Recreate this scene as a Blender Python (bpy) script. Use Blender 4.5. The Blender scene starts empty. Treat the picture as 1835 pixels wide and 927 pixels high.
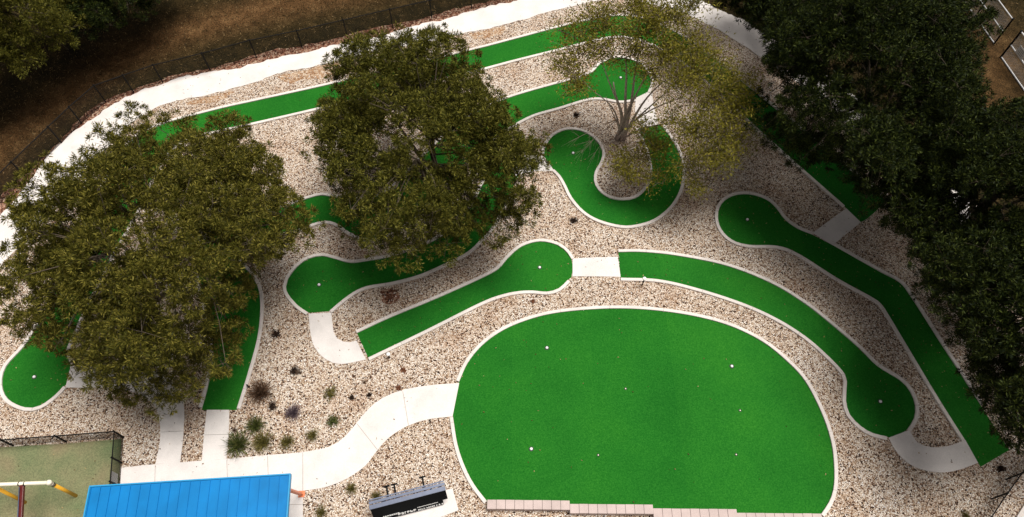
import bpy, bmesh, math, random
import numpy as np
from mathutils import Vector, Matrix
from mathutils.geometry import tessellate_polygon

random.seed(7)
RNG = np.random.default_rng(11)
sc = bpy.context.scene
COL = sc.collection

# ------------------------------------------------------------------ survey of the site
# The plan was surveyed from the drone picture: a picture point is carried to a level plane z.
SW, SH, F = 1835.0, 927.0, 1270.0
CAMH = 30.0
TILT = math.atan((1200 - SH / 2) / F)
def at(px, py, z=0.0):
    x = (px - SW / 2) / F
    y = -(py - SH / 2) / F
    d = (x, math.sin(TILT) + y * math.cos(TILT), -math.cos(TILT) + y * math.sin(TILT))
    t = (z - CAMH) / d[2]
    return Vector((d[0] * t, d[1] * t, z))
def survey(P):
    """where a point of the place lies on the survey picture"""
    vx, vy, vz = P[0], P[1], P[2] - CAMH
    dz = vy * math.sin(TILT) - vz * math.cos(TILT); uy = vy * math.cos(TILT) + vz * math.sin(TILT)
    return SW / 2 + F * vx / dz, SH / 2 - F * uy / dz, dz
def G(pts):
    return [at(p[0], p[1]) for p in pts]

# ------------------------------------------------------------------ materials
def newmat(name):
    m = bpy.data.materials.new(name)
    m.use_nodes = True
    nt = m.node_tree
    b = nt.nodes['Principled BSDF']
    return m, nt, b
def N(nt, t, **kw):
    n = nt.nodes.new(t)
    for k, v in kw.items():
        if k.startswith('i_'):
            n.inputs[k[2:].replace('_', ' ')].default_value = v
        else:
            setattr(n, k, v)
    return n
def ramp(nt, stops, interp='LINEAR'):
    r = nt.nodes.new('ShaderNodeValToRGB')
    r.color_ramp.interpolation = interp
    e = r.color_ramp.elements
    while len(e) < len(stops):
        e.new(0.5)
    for i, (p, c) in enumerate(stops):
        e[i].position = p
        e[i].color = (c[0], c[1], c[2], 1) if len(c) == 3 else c
    return r
def coords(nt):
    return nt.nodes.new('ShaderNodeTexCoord').outputs['Object']
def simple(name, col, rough=0.6, var=0.12, scale=8.0, metal=0.0, bump=0.0, spec=0.5):
    m, nt, b = newmat(name)
    co = coords(nt)
    n = N(nt, 'ShaderNodeTexNoise'); n.inputs['Scale'].default_value = scale; n.inputs['Detail'].default_value = 6
    nt.links.new(co, n.inputs['Vector'])
    lo = [c * (1 - var) for c in col]; hi = [min(1, c * (1 + var)) for c in col]
    r = ramp(nt, [(0.3, lo), (0.7, hi)])
    nt.links.new(n.outputs['Fac'], r.inputs['Fac'])
    nt.links.new(r.outputs['Color'], b.inputs['Base Color'])
    b.inputs['Roughness'].default_value = rough
    b.inputs['Metallic'].default_value = metal
    b.inputs['Specular IOR Level'].default_value = spec
    if bump:
        n2 = N(nt, 'ShaderNodeTexNoise'); n2.inputs['Scale'].default_value = scale * 6
        nt.links.new(co, n2.inputs['Vector'])
        bp = nt.nodes.new('ShaderNodeBump'); bp.inputs['Strength'].default_value = bump; bp.inputs['Distance'].default_value = 0.01
        nt.links.new(n2.outputs['Fac'], bp.inputs['Height']); nt.links.new(bp.outputs['Normal'], b.inputs['Normal'])
    return m

def gravel_mat():
    m, nt, b = newmat('river_gravel')
    co = coords(nt)
    v = N(nt, 'ShaderNodeTexVoronoi'); v.inputs['Scale'].default_value = 18.5
    v.inputs['Randomness'].default_value = 1.0
    nt.links.new(co, v.inputs['Vector'])
    sep = nt.nodes.new('ShaderNodeSeparateColor'); nt.links.new(v.outputs['Color'], sep.inputs['Color'])
    stones = ramp(nt, [(0.0, (.05, .03, .022)), (0.07, (.20, .12, .08)), (0.14, (.40, .28, .19)), (0.25, (.60, .48, .36)),
                       (0.42, (.76, .66, .56)), (0.60, (.84, .76, .67)), (0.80, (.90, .84, .75)), (0.94, (.95, .92, .87))], 'CONSTANT')
    nt.links.new(sep.outputs[0], stones.inputs['Fac'])
    # gaps between the stones
    v2 = N(nt, 'ShaderNodeTexVoronoi', feature='DISTANCE_TO_EDGE'); v2.inputs['Scale'].default_value = 18.5
    nt.links.new(co, v2.inputs['Vector'])
    gap = ramp(nt, [(0.0, (.06, .035, .025)), (0.06, (.5, .40, .33)), (0.12, (1, 1, 1))])
    nt.links.new(v2.outputs['Distance'], gap.inputs['Fac'])
    mx = N(nt, 'ShaderNodeMix', data_type='RGBA', blend_type='MULTIPLY'); mx.inputs[0].default_value = 1.0
    nt.links.new(stones.outputs['Color'], mx.inputs[6]); nt.links.new(gap.outputs['Color'], mx.inputs[7])
    # areas richer in brown stone
    n = N(nt, 'ShaderNodeTexNoise'); n.inputs['Scale'].default_value = 0.55; n.inputs['Detail'].default_value = 5
    nt.links.new(co, n.inputs['Vector'])
    tint = ramp(nt, [(0.32, (.84, .74, .66)), (0.5, (1, .97, .93)), (0.7, (1, 1, 1))])
    nt.links.new(n.outputs['Fac'], tint.inputs['Fac'])
    mx2 = N(nt, 'ShaderNodeMix', data_type='RGBA', blend_type='MULTIPLY'); mx2.inputs[0].default_value = 1.0
    nt.links.new(mx.outputs[2], mx2.inputs[6]); nt.links.new(tint.outputs['Color'], mx2.inputs[7])
    nt.links.new(mx2.outputs[2], b.inputs['Base Color'])
    b.inputs['Roughness'].default_value = 0.85
    b.inputs['Specular IOR Level'].default_value = 0.2
    bp = nt.nodes.new('ShaderNodeBump'); bp.inputs['Strength'].default_value = 1.0; bp.inputs['Distance'].default_value = 0.05
    inv = nt.nodes.new('ShaderNodeMath'); inv.operation = 'SUBTRACT'; inv.inputs[0].default_value = 1.0
    nt.links.new(v.outputs['Distance'], inv.inputs[1]); nt.links.new(inv.outputs[0], bp.inputs['Height'])
    nt.links.new(bp.outputs['Normal'], b.inputs['Normal'])
    return m

def turf_mat():
    m, nt, b = newmat('artificial_turf')
    co = coords(nt)
    n = N(nt, 'ShaderNodeTexNoise'); n.inputs['Scale'].default_value = 17; n.inputs['Detail'].default_value = 5; n.inputs['Roughness'].default_value = .85
    nt.links.new(co, n.inputs['Vector'])
    r = ramp(nt, [(0.25, (.003, .065, .006)), (0.5, (.013, .130, .012)), (0.75, (.038, .205, .024))])
    nt.links.new(n.outputs['Fac'], r.inputs['Fac'])
    n2 = N(nt, 'ShaderNodeTexNoise'); n2.inputs['Scale'].default_value = 0.35; n2.inputs['Detail'].default_value = 4
    nt.links.new(co, n2.inputs['Vector'])
    r2 = ramp(nt, [(0.32, (.80, .86, .88)), (0.5, (.97, .98, .97)), (0.68, (1.2, 1.07, 1.0))])
    nt.links.new(n2.outputs['Fac'], r2.inputs['Fac'])
    # rolls of carpet laid side by side: the nap differs a little from roll to roll
    sep = nt.nodes.new('ShaderNodeSeparateXYZ'); nt.links.new(co, sep.inputs[0])
    mo = nt.nodes.new('ShaderNodeMath'); mo.operation = 'MULTIPLY'; mo.inputs[1].default_value = 1 / 3.6
    nt.links.new(sep.outputs[0], mo.inputs[0])
    fl = nt.nodes.new('ShaderNodeMath'); fl.operation = 'FLOOR'; nt.links.new(mo.outputs[0], fl.inputs[0])
    wn = N(nt, 'ShaderNodeTexWhiteNoise', noise_dimensions='1D'); nt.links.new(fl.outputs[0], wn.inputs['W'])
    r3 = ramp(nt, [(0, (.90, .95, .93)), (1, (1.10, 1.03, 1.0))]); nt.links.new(wn.outputs['Value'], r3.inputs['Fac'])
    a = N(nt, 'ShaderNodeMix', data_type='RGBA', blend_type='MULTIPLY'); a.inputs[0].default_value = 1
    nt.links.new(r.outputs['Color'], a.inputs[6]); nt.links.new(r2.outputs['Color'], a.inputs[7])
    c = N(nt, 'ShaderNodeMix', data_type='RGBA', blend_type='MULTIPLY'); c.inputs[0].default_value = 1
    nt.links.new(a.outputs[2], c.inputs[6]); nt.links.new(r3.outputs['Color'], c.inputs[7])
    nt.links.new(c.outputs[2], b.inputs['Base Color'])
    b.inputs['Roughness'].default_value = .95; b.inputs['Specular IOR Level'].default_value = .08
    n3 = N(nt, 'ShaderNodeTexNoise'); n3.inputs['Scale'].default_value = 60
    nt.links.new(co, n3.inputs['Vector'])
    bp = nt.nodes.new('ShaderNodeBump'); bp.inputs['Strength'].default_value = .6; bp.inputs['Distance'].default_value = 0.01
    nt.links.new(n3.outputs['Fac'], bp.inputs['Height']); nt.links.new(bp.outputs['Normal'], b.inputs['Normal'])
    return m

def concrete_mat(name, base, stain=.88):
    m, nt, b = newmat(name)
    co = coords(nt)
    n = N(nt, 'ShaderNodeTexNoise'); n.inputs['Scale'].default_value = 0.9; n.inputs['Detail'].default_value = 8; n.inputs['Roughness'].default_value = .65
    nt.links.new(co, n.inputs['Vector'])
    r = ramp(nt, [(0.3, [c * stain for c in base]), (0.6, base)])
    nt.links.new(n.outputs['Fac'], r.inputs['Fac'])
    n2 = N(nt, 'ShaderNodeTexNoise'); n2.inputs['Scale'].default_value = 40; n2.inputs['Detail'].default_value = 3
    nt.links.new(co, n2.inputs['Vector'])
    r2 = ramp(nt, [(0.35, (.9, .9, .9)), (0.65, (1.05, 1.05, 1.05))]); nt.links.new(n2.outputs['Fac'], r2.inputs['Fac'])
    a = N(nt, 'ShaderNodeMix', data_type='RGBA', blend_type='MULTIPLY'); a.inputs[0].default_value = 1
    nt.links.new(r.outputs['Color'], a.inputs[6]); nt.links.new(r2.outputs['Color'], a.inputs[7])
    nt.links.new(a.outputs[2], b.inputs['Base Color'])
    b.inputs['Roughness'].default_value = .85
    bp = nt.nodes.new('ShaderNodeBump'); bp.inputs['Strength'].default_value = .25; bp.inputs['Distance'].default_value = 0.01
    nt.links.new(n2.outputs['Fac'], bp.inputs['Height']); nt.links.new(bp.outputs['Normal'], b.inputs['Normal'])
    return m

def ground_mat():
    m, nt, b = newmat('dry_ground')
    co = coords(nt)
    n = N(nt, 'ShaderNodeTexNoise'); n.inputs['Scale'].default_value = 1.1; n.inputs['Detail'].default_value = 9; n.inputs['Roughness'].default_value = .72
    nt.links.new(co, n.inputs['Vector'])
    dark = ramp(nt, [(0.3, (.008, .007, .002)), (0.5, (.022, .016, .005)), (0.72, (.055, .036, .013))])
    lite = ramp(nt, [(0.3, (.05, .026, .010)), (0.5, (.11, .056, .022)), (0.72, (.22, .125, .055))])
    nt.links.new(n.outputs['Fac'], dark.inputs['Fac']); nt.links.new(n.outputs['Fac'], lite.inputs['Fac'])
    at_ = nt.nodes.new('ShaderNodeAttribute'); at_.attribute_name = 'worn'
    a = N(nt, 'ShaderNodeMix', data_type='RGBA')
    nt.links.new(at_.outputs['Fac'], a.inputs[0])
    nt.links.new(dark.outputs['Color'], a.inputs[6]); nt.links.new(lite.outputs['Color'], a.inputs[7])
    n2 = N(nt, 'ShaderNodeTexNoise'); n2.inputs['Scale'].default_value = 14; n2.inputs['Detail'].default_value = 5
    nt.links.new(co, n2.inputs['Vector'])
    r2 = ramp(nt, [(0.35, (.45, .45, .45)), (0.65, (1.5, 1.45, 1.4))]); nt.links.new(n2.outputs['Fac'], r2.inputs['Fac'])
    c = N(nt, 'ShaderNodeMix', data_type='RGBA', blend_type='MULTIPLY'); c.inputs[0].default_value = 1
    nt.links.new(a.outputs[2], c.inputs[6]); nt.links.new(r2.outputs['Color'], c.inputs[7])
    nt.links.new(c.outputs[2], b.inputs['Base Color'])
    b.inputs['Roughness'].default_value = .95; b.inputs['Specular IOR Level'].default_value = .1
    bp = nt.nodes.new('ShaderNodeBump'); bp.inputs['Strength'].default_value = .8; bp.inputs['Distance'].default_value = 0.06
    nt.links.new(n2.outputs['Fac'], bp.inputs['Height']); nt.links.new(bp.outputs['Normal'], b.inputs['Normal'])
    return m

def litter_mat(name, cols, scale=16):
    m, nt, b = newmat(name)
    co = coords(nt)
    v = N(nt, 'ShaderNodeTexVoronoi'); v.inputs['Scale'].default_value = scale
    nt.links.new(co, v.inputs['Vector'])
    sep = nt.nodes.new('ShaderNodeSeparateColor'); nt.links.new(v.outputs['Color'], sep.inputs['Color'])
    r = ramp(nt, [(i / len(cols), c) for i, c in enumerate(cols)], 'CONSTANT')
    nt.links.new(sep.outputs[0], r.inputs['Fac']); nt.links.new(r.outputs['Color'], b.inputs['Base Color'])
    b.inputs['Roughness'].default_value = .95; b.inputs['Specular IOR Level'].default_value = .1
    bp = nt.nodes.new('ShaderNodeBump'); bp.inputs['Strength'].default_value = .9; bp.inputs['Distance'].default_value = 0.03
    nt.links.new(v.outputs['Distance'], bp.inputs['Height']); nt.links.new(bp.outputs['Normal'], b.inputs['Normal'])
    return m

def leaf_mat(name, c1, c2, c3, trans=.25):
    m, nt, b = newmat(name)
    g = nt.nodes.new('ShaderNodeNewGeometry')
    r = ramp(nt, [(0.0, c1), (0.55, c2), (1.0, c3)])
    nt.links.new(g.outputs['Random Per Island'], r.inputs['Fac'])
    nt.links.new(r.outputs['Color'], b.inputs['Base Color'])
    b.inputs['Roughness'].default_value = .6; b.inputs['Specular IOR Level'].default_value = .12
    tr = nt.nodes.new('ShaderNodeBsdfTranslucent'); nt.links.new(r.outputs['Color'], tr.inputs['Color'])
    mx = nt.nodes.new('ShaderNodeMixShader'); mx.inputs[0].default_value = trans
    out = nt.nodes['Material Output']
    nt.links.new(b.outputs[0], mx.inputs[1]); nt.links.new(tr.outputs[0], mx.inputs[2]); nt.links.new(mx.outputs[0], out.inputs['Surface'])
    return m

def bark_mat(name, c):
    m, nt, b = newmat(name)
    co = coords(nt)
    mp = nt.nodes.new('ShaderNodeMapping'); mp.inputs['Scale'].default_value = (9, 9, 2); nt.links.new(co, mp.inputs['Vector'])
    n = N(nt, 'ShaderNodeTexNoise'); n.inputs['Scale'].default_value = 3; n.inputs['Detail'].default_value = 8
    nt.links.new(mp.outputs[0], n.inputs['Vector'])
    r = ramp(nt, [(0.35, [x * .5 for x in c]), (0.65, [x * 1.25 for x in c])])
    nt.links.new(n.outputs['Fac'], r.inputs['Fac']); nt.links.new(r.outputs['Color'], b.inputs['Base Color'])
    b.inputs['Roughness'].default_value = .9
    bp = nt.nodes.new('ShaderNodeBump'); bp.inputs['Strength'].default_value = .6; bp.inputs['Distance'].default_value = 0.03
    nt.links.new(n.outputs['Fac'], bp.inputs['Height']); nt.links.new(bp.outputs['Normal'], b.inputs['Normal'])
    return m

def court_mat():
    m, nt, b = newmat('court_surface')
    co = coords(nt)
    n = N(nt, 'ShaderNodeTexNoise'); n.inputs['Scale'].default_value = .45; n.inputs['Detail'].default_value = 6
    nt.links.new(co, n.inputs['Vector'])
    r = ramp(nt, [(0.3, (.10, .14, .06)), (0.5, (.165, .17, .085)), (0.68, (.21, .165, .095))])
    nt.links.new(n.outputs['Fac'], r.inputs['Fac'])
    n2 = N(nt, 'ShaderNodeTexNoise'); n2.inputs['Scale'].default_value = 22; n2.inputs['Detail'].default_value = 4
    nt.links.new(co, n2.inputs['Vector'])
    r2 = ramp(nt, [(0.35, (.72, .74, .7)), (0.65, (1.2, 1.18, 1.15))]); nt.links.new(n2.outputs['Fac'], r2.inputs['Fac'])
    c = N(nt, 'ShaderNodeMix', data_type='RGBA', blend_type='MULTIPLY'); c.inputs[0].default_value = 1
    nt.links.new(r.outputs['Color'], c.inputs[6]); nt.links.new(r2.outputs['Color'], c.inputs[7])
    nt.links.new(c.outputs[2], b.inputs['Base Color'])
    b.inputs['Roughness'].default_value = .9
    return m

M = {}
M['gravel'] = gravel_mat()
M['turf'] = turf_mat()
M['concrete'] = concrete_mat('pale_concrete', (.70, .655, .62), .84)
M['kerb'] = concrete_mat('kerb_concrete', (.70, .64, .59), .82)
M['joint'] = simple('joint_groove', (.34, .30, .27), .9)
M['ground'] = ground_mat()
M['mulch'] = litter_mat('red_mulch', [(.05, .02, .012), (.12, .05, .03), (.20, .09, .055), (.28, .15, .10), (.40, .28, .2)], 14)
M['dirt'] = litter_mat('tan_dirt', [(.30, .18, .10), (.36, .23, .14), (.42, .30, .2), (.24, .13, .07), (.5, .4, .3)], 12)
M['court'] = court_mat()
M['black'] = simple('black_metal', (.006, .006, .006), .7, .2, spec=.15)
M['steel'] = simple('galvanised_steel', (.55, .55, .55), .4, .1, metal=.5)
M['white'] = simple('white_plastic', (.8, .8, .78), .5, .04)
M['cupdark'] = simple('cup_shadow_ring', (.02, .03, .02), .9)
M['roof'] = simple('blue_roof_steel', (.003, .165, .43), .45, .12, 1.3, spec=.2)
M['roofedge'] = simple('blue_roof_trim', (.02, .27, .52), .4, .05)
M['orange'] = simple('orange_paint', (.68, .20, .08), .5, .1)
M['yellow'] = simple('yellow_paint', (.78, .40, .03), .4, .08, 20)
M['cream'] = simple('cream_paint', (.80, .74, .60), .4, .05, 14)
M['maroon'] = simple('maroon_paint', (.10, .012, .012), .3, .15)
M['signface'] = simple('black_sign_face', (.004, .005, .006), .85, .2, spec=.08)
M['signgrey'] = simple('blue_grey_steel', (.11, .13, .19), .4, .12, 5, metal=.2)
M['letter'] = simple('white_lettering', (.8, .8, .78), .5, .03)
M['grey_ink'] = simple('grey_print', (.25, .27, .28), .6, .05)
M['block'] = concrete_mat('pinkish_wall_block', (.52, .42, .39), .8)
M['core'] = simple('dark_joint', (.12, .09, .08), .95)
M['bark'] = bark_mat('brown_bark', (.10, .075, .05))
M['twig'] = bark_mat('grey_brown_twig', (.26, .20, .16))
M['palebark'] = bark_mat('pale_bark', (.60, .48, .43))
M['leaf_olive'] = leaf_mat('olive_leaves', (.020, .024, .003), (.072, .072, .008), (.20, .18, .03), .12)
M['leaf_olive2'] = leaf_mat('warm_olive_leaves', (.022, .025, .003), (.082, .078, .009), (.23, .195, .035), .12)
M['leaf_dark'] = leaf_mat('dark_green_leaves', (.003, .006, .001), (.010, .018, .0025), (.062, .078, .012), .08)
M['leaf_yellow'] = leaf_mat('yellow_green_leaves', (.09, .088, .011), (.20, .18, .021), (.30, .255, .042), .3)

# ------------------------------------------------------------------ object helpers
def tag(o, label=None, cat=None, group=None, kind=None):
    if label: o['label'] = label
    if cat: o['category'] = cat
    if group: o['group'] = group
    if kind: o['kind'] = kind
    return o
def link(o, parent=None):
    COL.objects.link(o)
    if parent is not None:
        o.parent = parent
        o.matrix_parent_inverse = Matrix.Translation(-Vector(parent.location))
    return o
def empty(name, loc=(0, 0, 0)):
    o = bpy.data.objects.new(name, None); o.location = loc; o.empty_display_size = .3
    COL.objects.link(o); return o
class MB:
    """collects world-space faces for one mesh"""
    def __init__(s): s.v = []; s.f = []; s.mi = []; s.cur = 0
    def add(s, vs, fs):
        n = len(s.v); s.v += [tuple(v) for v in vs]
        for f in fs: s.f.append(tuple(n + i for i in f)); s.mi.append(s.cur)
    def prism(s, poly, z0, z1, bottom=False):
        """poly: list of Vectors (x,y); a slab between z0 and z1"""
        n = len(poly)
        area = sum(poly[i].x * poly[(i + 1) % n].y - poly[(i + 1) % n].x * poly[i].y for i in range(n))
        if area < 0: poly = poly[::-1]
        top = [(p.x, p.y, z1) for p in poly]; bot = [(p.x, p.y, z0) for p in poly]
        tris = tessellate_polygon([[Vector((p.x, p.y, 0)) for p in poly]])
        fs = []
        for t in tris:
            a, b_, c = (poly[i] for i in t)
            cr = (b_.x - a.x) * (c.y - a.y) - (b_.y - a.y) * (c.x - a.x)
            fs.append(tuple(t) if cr > 0 else tuple(t[::-1]))
        if z1 - z0 > 1e-6:
            fs += [(n + i, n + (i + 1) % n, (i + 1) % n, i) for i in range(n)]
            s.add(top + bot, fs)
        else:
            s.add(top, fs)
    def box(s, c, size, rz=0.0, rot=None):
        R = rot if rot is not None else Matrix.Rotation(rz, 3, 'Z')
        c = Vector(c); hx, hy, hz = size[0] / 2, size[1] / 2, size[2] / 2
        vs = [c + R @ Vector((x, y, z)) for x in (-hx, hx) for y in (-hy, hy) for z in (-hz, hz)]
        s.add(vs, [(0, 1, 3, 2), (4, 6, 7, 5), (0, 4, 5, 1), (2, 3, 7, 6), (0, 2, 6, 4), (1, 5, 7, 3)])
    def tube(s, pts, radii, n=8, cap=True):
        pts = [Vector(p) for p in pts]
        if not hasattr(radii, '__len__'): radii = [radii] * len(pts)
        rings = []
        up = Vector((0.13, 0.07, 1)).normalized()
        for i, p in enumerate(pts):
            d = (pts[min(i + 1, len(pts) - 1)] - pts[max(i - 1, 0)]).normalized()
            a = d.cross(up)
            if a.length < .05: a = d.cross(Vector((1, 0, 0)))
            a.normalize(); b_ = d.cross(a)
            rings.append([p + (a * math.cos(2 * math.pi * k / n) + b_ * math.sin(2 * math.pi * k / n)) * radii[i] for k in range(n)])
        vs = [v for r in rings for v in r]
        fs = []
        for i in range(len(pts) - 1):
            for k in range(n):
                k2 = (k + 1) % n
                fs.append((i * n + k, i * n + k2, (i + 1) * n + k2, (i + 1) * n + k))
        if cap:
            fs.append(tuple(range(n))[::-1]); m = (len(pts) - 1) * n; fs.append(tuple(m + k for k in range(n)))
        s.add(vs, fs)
    def lathe(s, c, prof, n=16):
        c = Vector(c); vs = []; fs = []
        for (r, z) in prof:
            for k in range(n):
                vs.append(c + Vector((r * math.cos(2 * math.pi * k / n), r * math.sin(2 * math.pi * k / n), z)))
        for i in range(len(prof) - 1):
            for k in range(n):
                k2 = (k + 1) % n
                fs.append((i * n + k, i * n + k2, (i + 1) * n + k2, (i + 1) * n + k))
        fs.append(tuple((len(prof) - 1) * n + k for k in range(n)))
        s.add(vs, fs)
    def build(s, name, mats, parent=None, smooth=False, bevel=0.0):
        me = bpy.data.meshes.new(name)
        me.from_pydata(s.v, [], s.f)
        if not isinstance(mats, (list, tuple)): mats = [mats]
        for m in mats: me.materials.append(m)
        if len(mats) > 1: me.polygons.foreach_set('material_index', s.mi)
        if smooth: me.polygons.foreach_set('use_smooth', [True] * len(s.f))
        me.update()
        o = bpy.data.objects.new(name, me)
        link(o, parent)
        if bevel:
            md = o.modifiers.new('bevel', 'BEVEL'); md.width = bevel; md.segments = 2; md.limit_method = 'ANGLE'
        return o

def spline(pts, step=0.25):
    """centripetal Catmull-Rom through ground points"""
    P = [Vector((p.x, p.y)) for p in pts]
    if len(P) < 3: return P
    out = []
    for i in range(len(P) - 1):
        p1, p2 = P[i], P[i + 1]
        p0 = P[i - 1] if i > 0 else p1 * 2 - p2
        p3 = P[i + 2] if i + 2 < len(P) else p2 * 2 - p1
        k = max(1, int((p2 - p1).length / step))
        for j in range(k):
            t = j / k
            out.append(0.5 * ((2 * p1) + (p2 - p0) * t + (2 * p0 - 5 * p1 + 4 * p2 - p3) * t * t + (3 * p1 - p0 - 3 * p2 + p3) * t ** 3))
    out.append(P[-1])
    return out
def offset(line, d):
    out = []
    for i, p in enumerate(line):
        a = line[max(i - 1, 0)]; b_ = line[min(i + 1, len(line) - 1)]
        t = (b_ - a).normalized(); nrm = Vector((-t.y, t.x))
        out.append(p + nrm * d)
    return out
def jag(line, amp, freq=1.0, seed=0):
    rr = random.Random(seed); out = []
    ph = [rr.uniform(0, 6.28) for _ in range(6)]
    s = 0
    for i, p in enumerate(line):
        a = line[max(i - 1, 0)]; b_ = line[min(i + 1, len(line) - 1)]
        t = (b_ - a).normalized(); nrm = Vector((-t.y, t.x)); s += (b_ - p).length
        w = sum(math.sin(s * freq * f + ph[k]) / (k + 1) for k, f in enumerate((1.1, 2.3, 4.1, 7.7))) * .6 + rr.uniform(-.5, .5)
        out.append(p + nrm * amp * w)
    return out

SOLID = []      # outlines of everything hard that the stones lie beside
# ------------------------------------------------------------------ ground, gravel, paths
gx = np.linspace(-110, 110, 221); gy = np.linspace(-60, 160, 221)
XX, YY = np.meshgrid(gx, gy)
vs = np.stack([XX.ravel(), YY.ravel(), np.full(XX.size, 0.0)], 1)
idx = np.arange(221 * 221).reshape(221, 221)
fs = np.stack([idx[:-1, :-1].ravel(), idx[:-1, 1:].ravel(), idx[1:, 1:].ravel(), idx[1:, :-1].ravel()], 1)
me = bpy.data.meshes.new('ground')
me.from_pydata(vs.tolist(), [], fs.tolist())
# worn, drier track of ground that follows the fence, and bare ground by the far ball-field fence
track = [at(*p) for p in [(-200, 500), (0, 262), (110, 180), (210, 110), (330, 55), (480, 15), (700, -30), (900, -60)]]
bare = [at(*p) for p in [(1700, 10), (1765, 60), (1790, 110), (1760, 190), (1830, 200)]]
def dist_line(x, y, L):
    best = 1e9
    for a, b_ in zip(L[:-1], L[1:]):
        ax, ay, bx_, by = a.x, a.y, b_.x, b_.y
        t = max(0, min(1, ((x - ax) * (bx_ - ax) + (y - ay) * (by - ay)) / ((bx_ - ax) ** 2 + (by - ay) ** 2)))
        best = min(best, math.hypot(x - ax - t * (bx_ - ax), y - ay - t * (by - ay)))
    return best
worn = me.attributes.new('worn', 'FLOAT', 'POINT')
w = []
for x, y, _ in vs:
    a = math.exp(-(dist_line(x, y, track) / 1.3) ** 2) * .75
    b_ = math.exp(-(dist_line(x, y, bare) / 1.8) ** 2) * .42
    w.append(min(1, max(a, b_)))
worn.data.foreach_set('value', w)
me.materials.append(M['ground'])
tag(link(bpy.data.objects.new('ground', me)), kind='structure')

path_low = G([(-120, 640), (-60, 550), (0, 480), (60, 415), (120, 345), (190, 268), (228, 228), (267, 202), (300, 187), (380, 168), (459, 148), (497, 134), (600, 110), (700, 88), (823, 63), (920, 40), (1020, 13), (1060, 3), (1095, -1), (1130, 2), (1170, 9), (1210, 20), (1247, 33), (1360, 100), (1480, 190), (1620, 310), (1740, 430), (1860, 580), (1980, 760)])
path_up = G([(-120, 520), (-60, 455), (0, 390), (50, 328), (110, 255), (150, 223), (200, 192), (240, 168), (293, 149), (377, 130), (459, 115), (527, 97), (627, 77), (737, 50), (820, 28), (919, 2), (1000, -22), (1080, -40), (1150, -38), (1230, -12), (1290, 18), (1370, 60), (1500, 150), (1640, 268), (1770, 395), (1890, 545), (2010, 720)])
pl = spline(path_low, .3); pu = spline(path_up, .22)
# gravel sheet
gpoly = [Vector((-45, -12))] + offset(pl, .5) + [Vector((45, 2)), Vector((45, -12))]
mb = MB(); mb.prism(gpoly, .004, .004)
tag(mb.build('gravel', M['gravel']), kind='structure')
# perimeter path: crisp inner edge in places, ragged where litter lies over the edge
mb = MB()
mb.prism(jag(pl, .07, 1.0, 3) + jag(pu, .11, 1.3, 4)[::-1], .0, .03)
mb.cur = 1
def joint(mb, a, b_, z, w=.022):
    a = Vector((a.x, a.y)); b_ = Vector((b_.x, b_.y)); t = (b_ - a).normalized(); n_ = Vector((-t.y, t.x)) * w / 2
    mb.prism([a - n_, b_ - n_, b_ + n_, a + n_], z, z)
tag(mb.build('perimeter_path', [M['concrete'], M['joint']]), kind='structure')
# mulch strip between path and boundary fence
fence_base = [(-130, 510), (-70, 440), (-10, 376), (48, 319), (111, 257), (147, 222), (190, 184), (240, 166), (292, 148), (377, 127), (460, 104), (542, 87), (623, 68), (704, 49), (774, 33), (845, 16), (925, -4), (1010, -28), (1090, -48)]
fb = spline(G(fence_base), .3)
mb = MB(); mb.prism(offset(pu, -.35)[:int(len(pu) * .60)] + jag(offset(fb, .25), .12, 1, 8)[::-1], .0045, .012)
mb2 = [p for p in offset(pu, -.35)]
tag(mb.build('mulch_strip', M['mulch']), kind='structure')

# dirt washed over the gravel beside the perimeter path
for k, pts in enumerate([[(497, 137), (540, 128), (600, 112), (640, 102), (630, 128), (590, 140), (545, 142), (520, 150)],
                         [(840, 62), (880, 52), (905, 50), (900, 62), (870, 68), (850, 70)],
                         [(330, 186), (380, 172), (420, 164), (400, 178), (350, 188)],
                         [(680, 522), (705, 518), (718, 530), (700, 545), (685, 540)]]):
    mb = MB(); ln = spline(G(pts + [pts[0]]), .12)[:-1]
    mb.prism(jag(ln, .06, 3, k), .0085, .0085)
    tag(mb.build('dirt_patch', M['dirt'] if k != 3 and k != 4 else M['mulch']), kind='structure')

def path(name, left, right, z=.035, joints=()):
    mb = MB()
    SOLID.append(spline(G(left), .25) + spline(G(right), .25)[::-1])
    mb.prism(spline(G(left), .25) + spline(G(right), .25)[::-1], .0, z)
    mb.cur = 1
    for a, b_ in joints: joint(mb, at(*a), at(*b_), z + .004)
    return tag(mb.build(name, [M['concrete'], M['joint']]), kind='structure')
# main walk: from the court to the big green
path('garden_path',
     [(217, 839), (260, 834), (300, 831), (362, 826), (407, 823), (480, 816), (540, 811), (590, 801), (618, 783), (638, 760), (658, 736), (682, 716), (720, 700), (770, 691), (823, 687)],
     [(215, 905), (260, 903), (300, 900), (362, 897), (407, 893), (480, 886), (543, 880), (585, 873), (622, 858), (655, 835), (676, 808), (697, 785), (730, 764), (768, 752), (811, 747)],
     joints=[((543, 811), (543, 880)), ((279, 834), (277, 902)), ((480, 818), (482, 884)), ((407, 825), (409, 892)), ((640, 760), (676, 806)), ((722, 702), (732, 762))])
path('shelter_slab', [(215, 901.5), (543, 882)], [(212, 1090), (543, 1090)], z=.031, joints=[((517, 905), (543, 904))])
path('entry_walk', [(371, 735), (366, 780), (362, 826)], [(411, 735), (410, 780), (406, 823)], z=.031, joints=[((367, 780), (409, 779))])
path('link_path', [(118, 695), (200, 696), (245, 705), (275, 725), (286, 750), (287, 790), (279, 832)],
     [(127, 657), (220, 655), (275, 665), (312, 690), (329, 722), (329, 780), (323, 830)], z=.031, joints=[((288, 775), (329, 773))])
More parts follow.
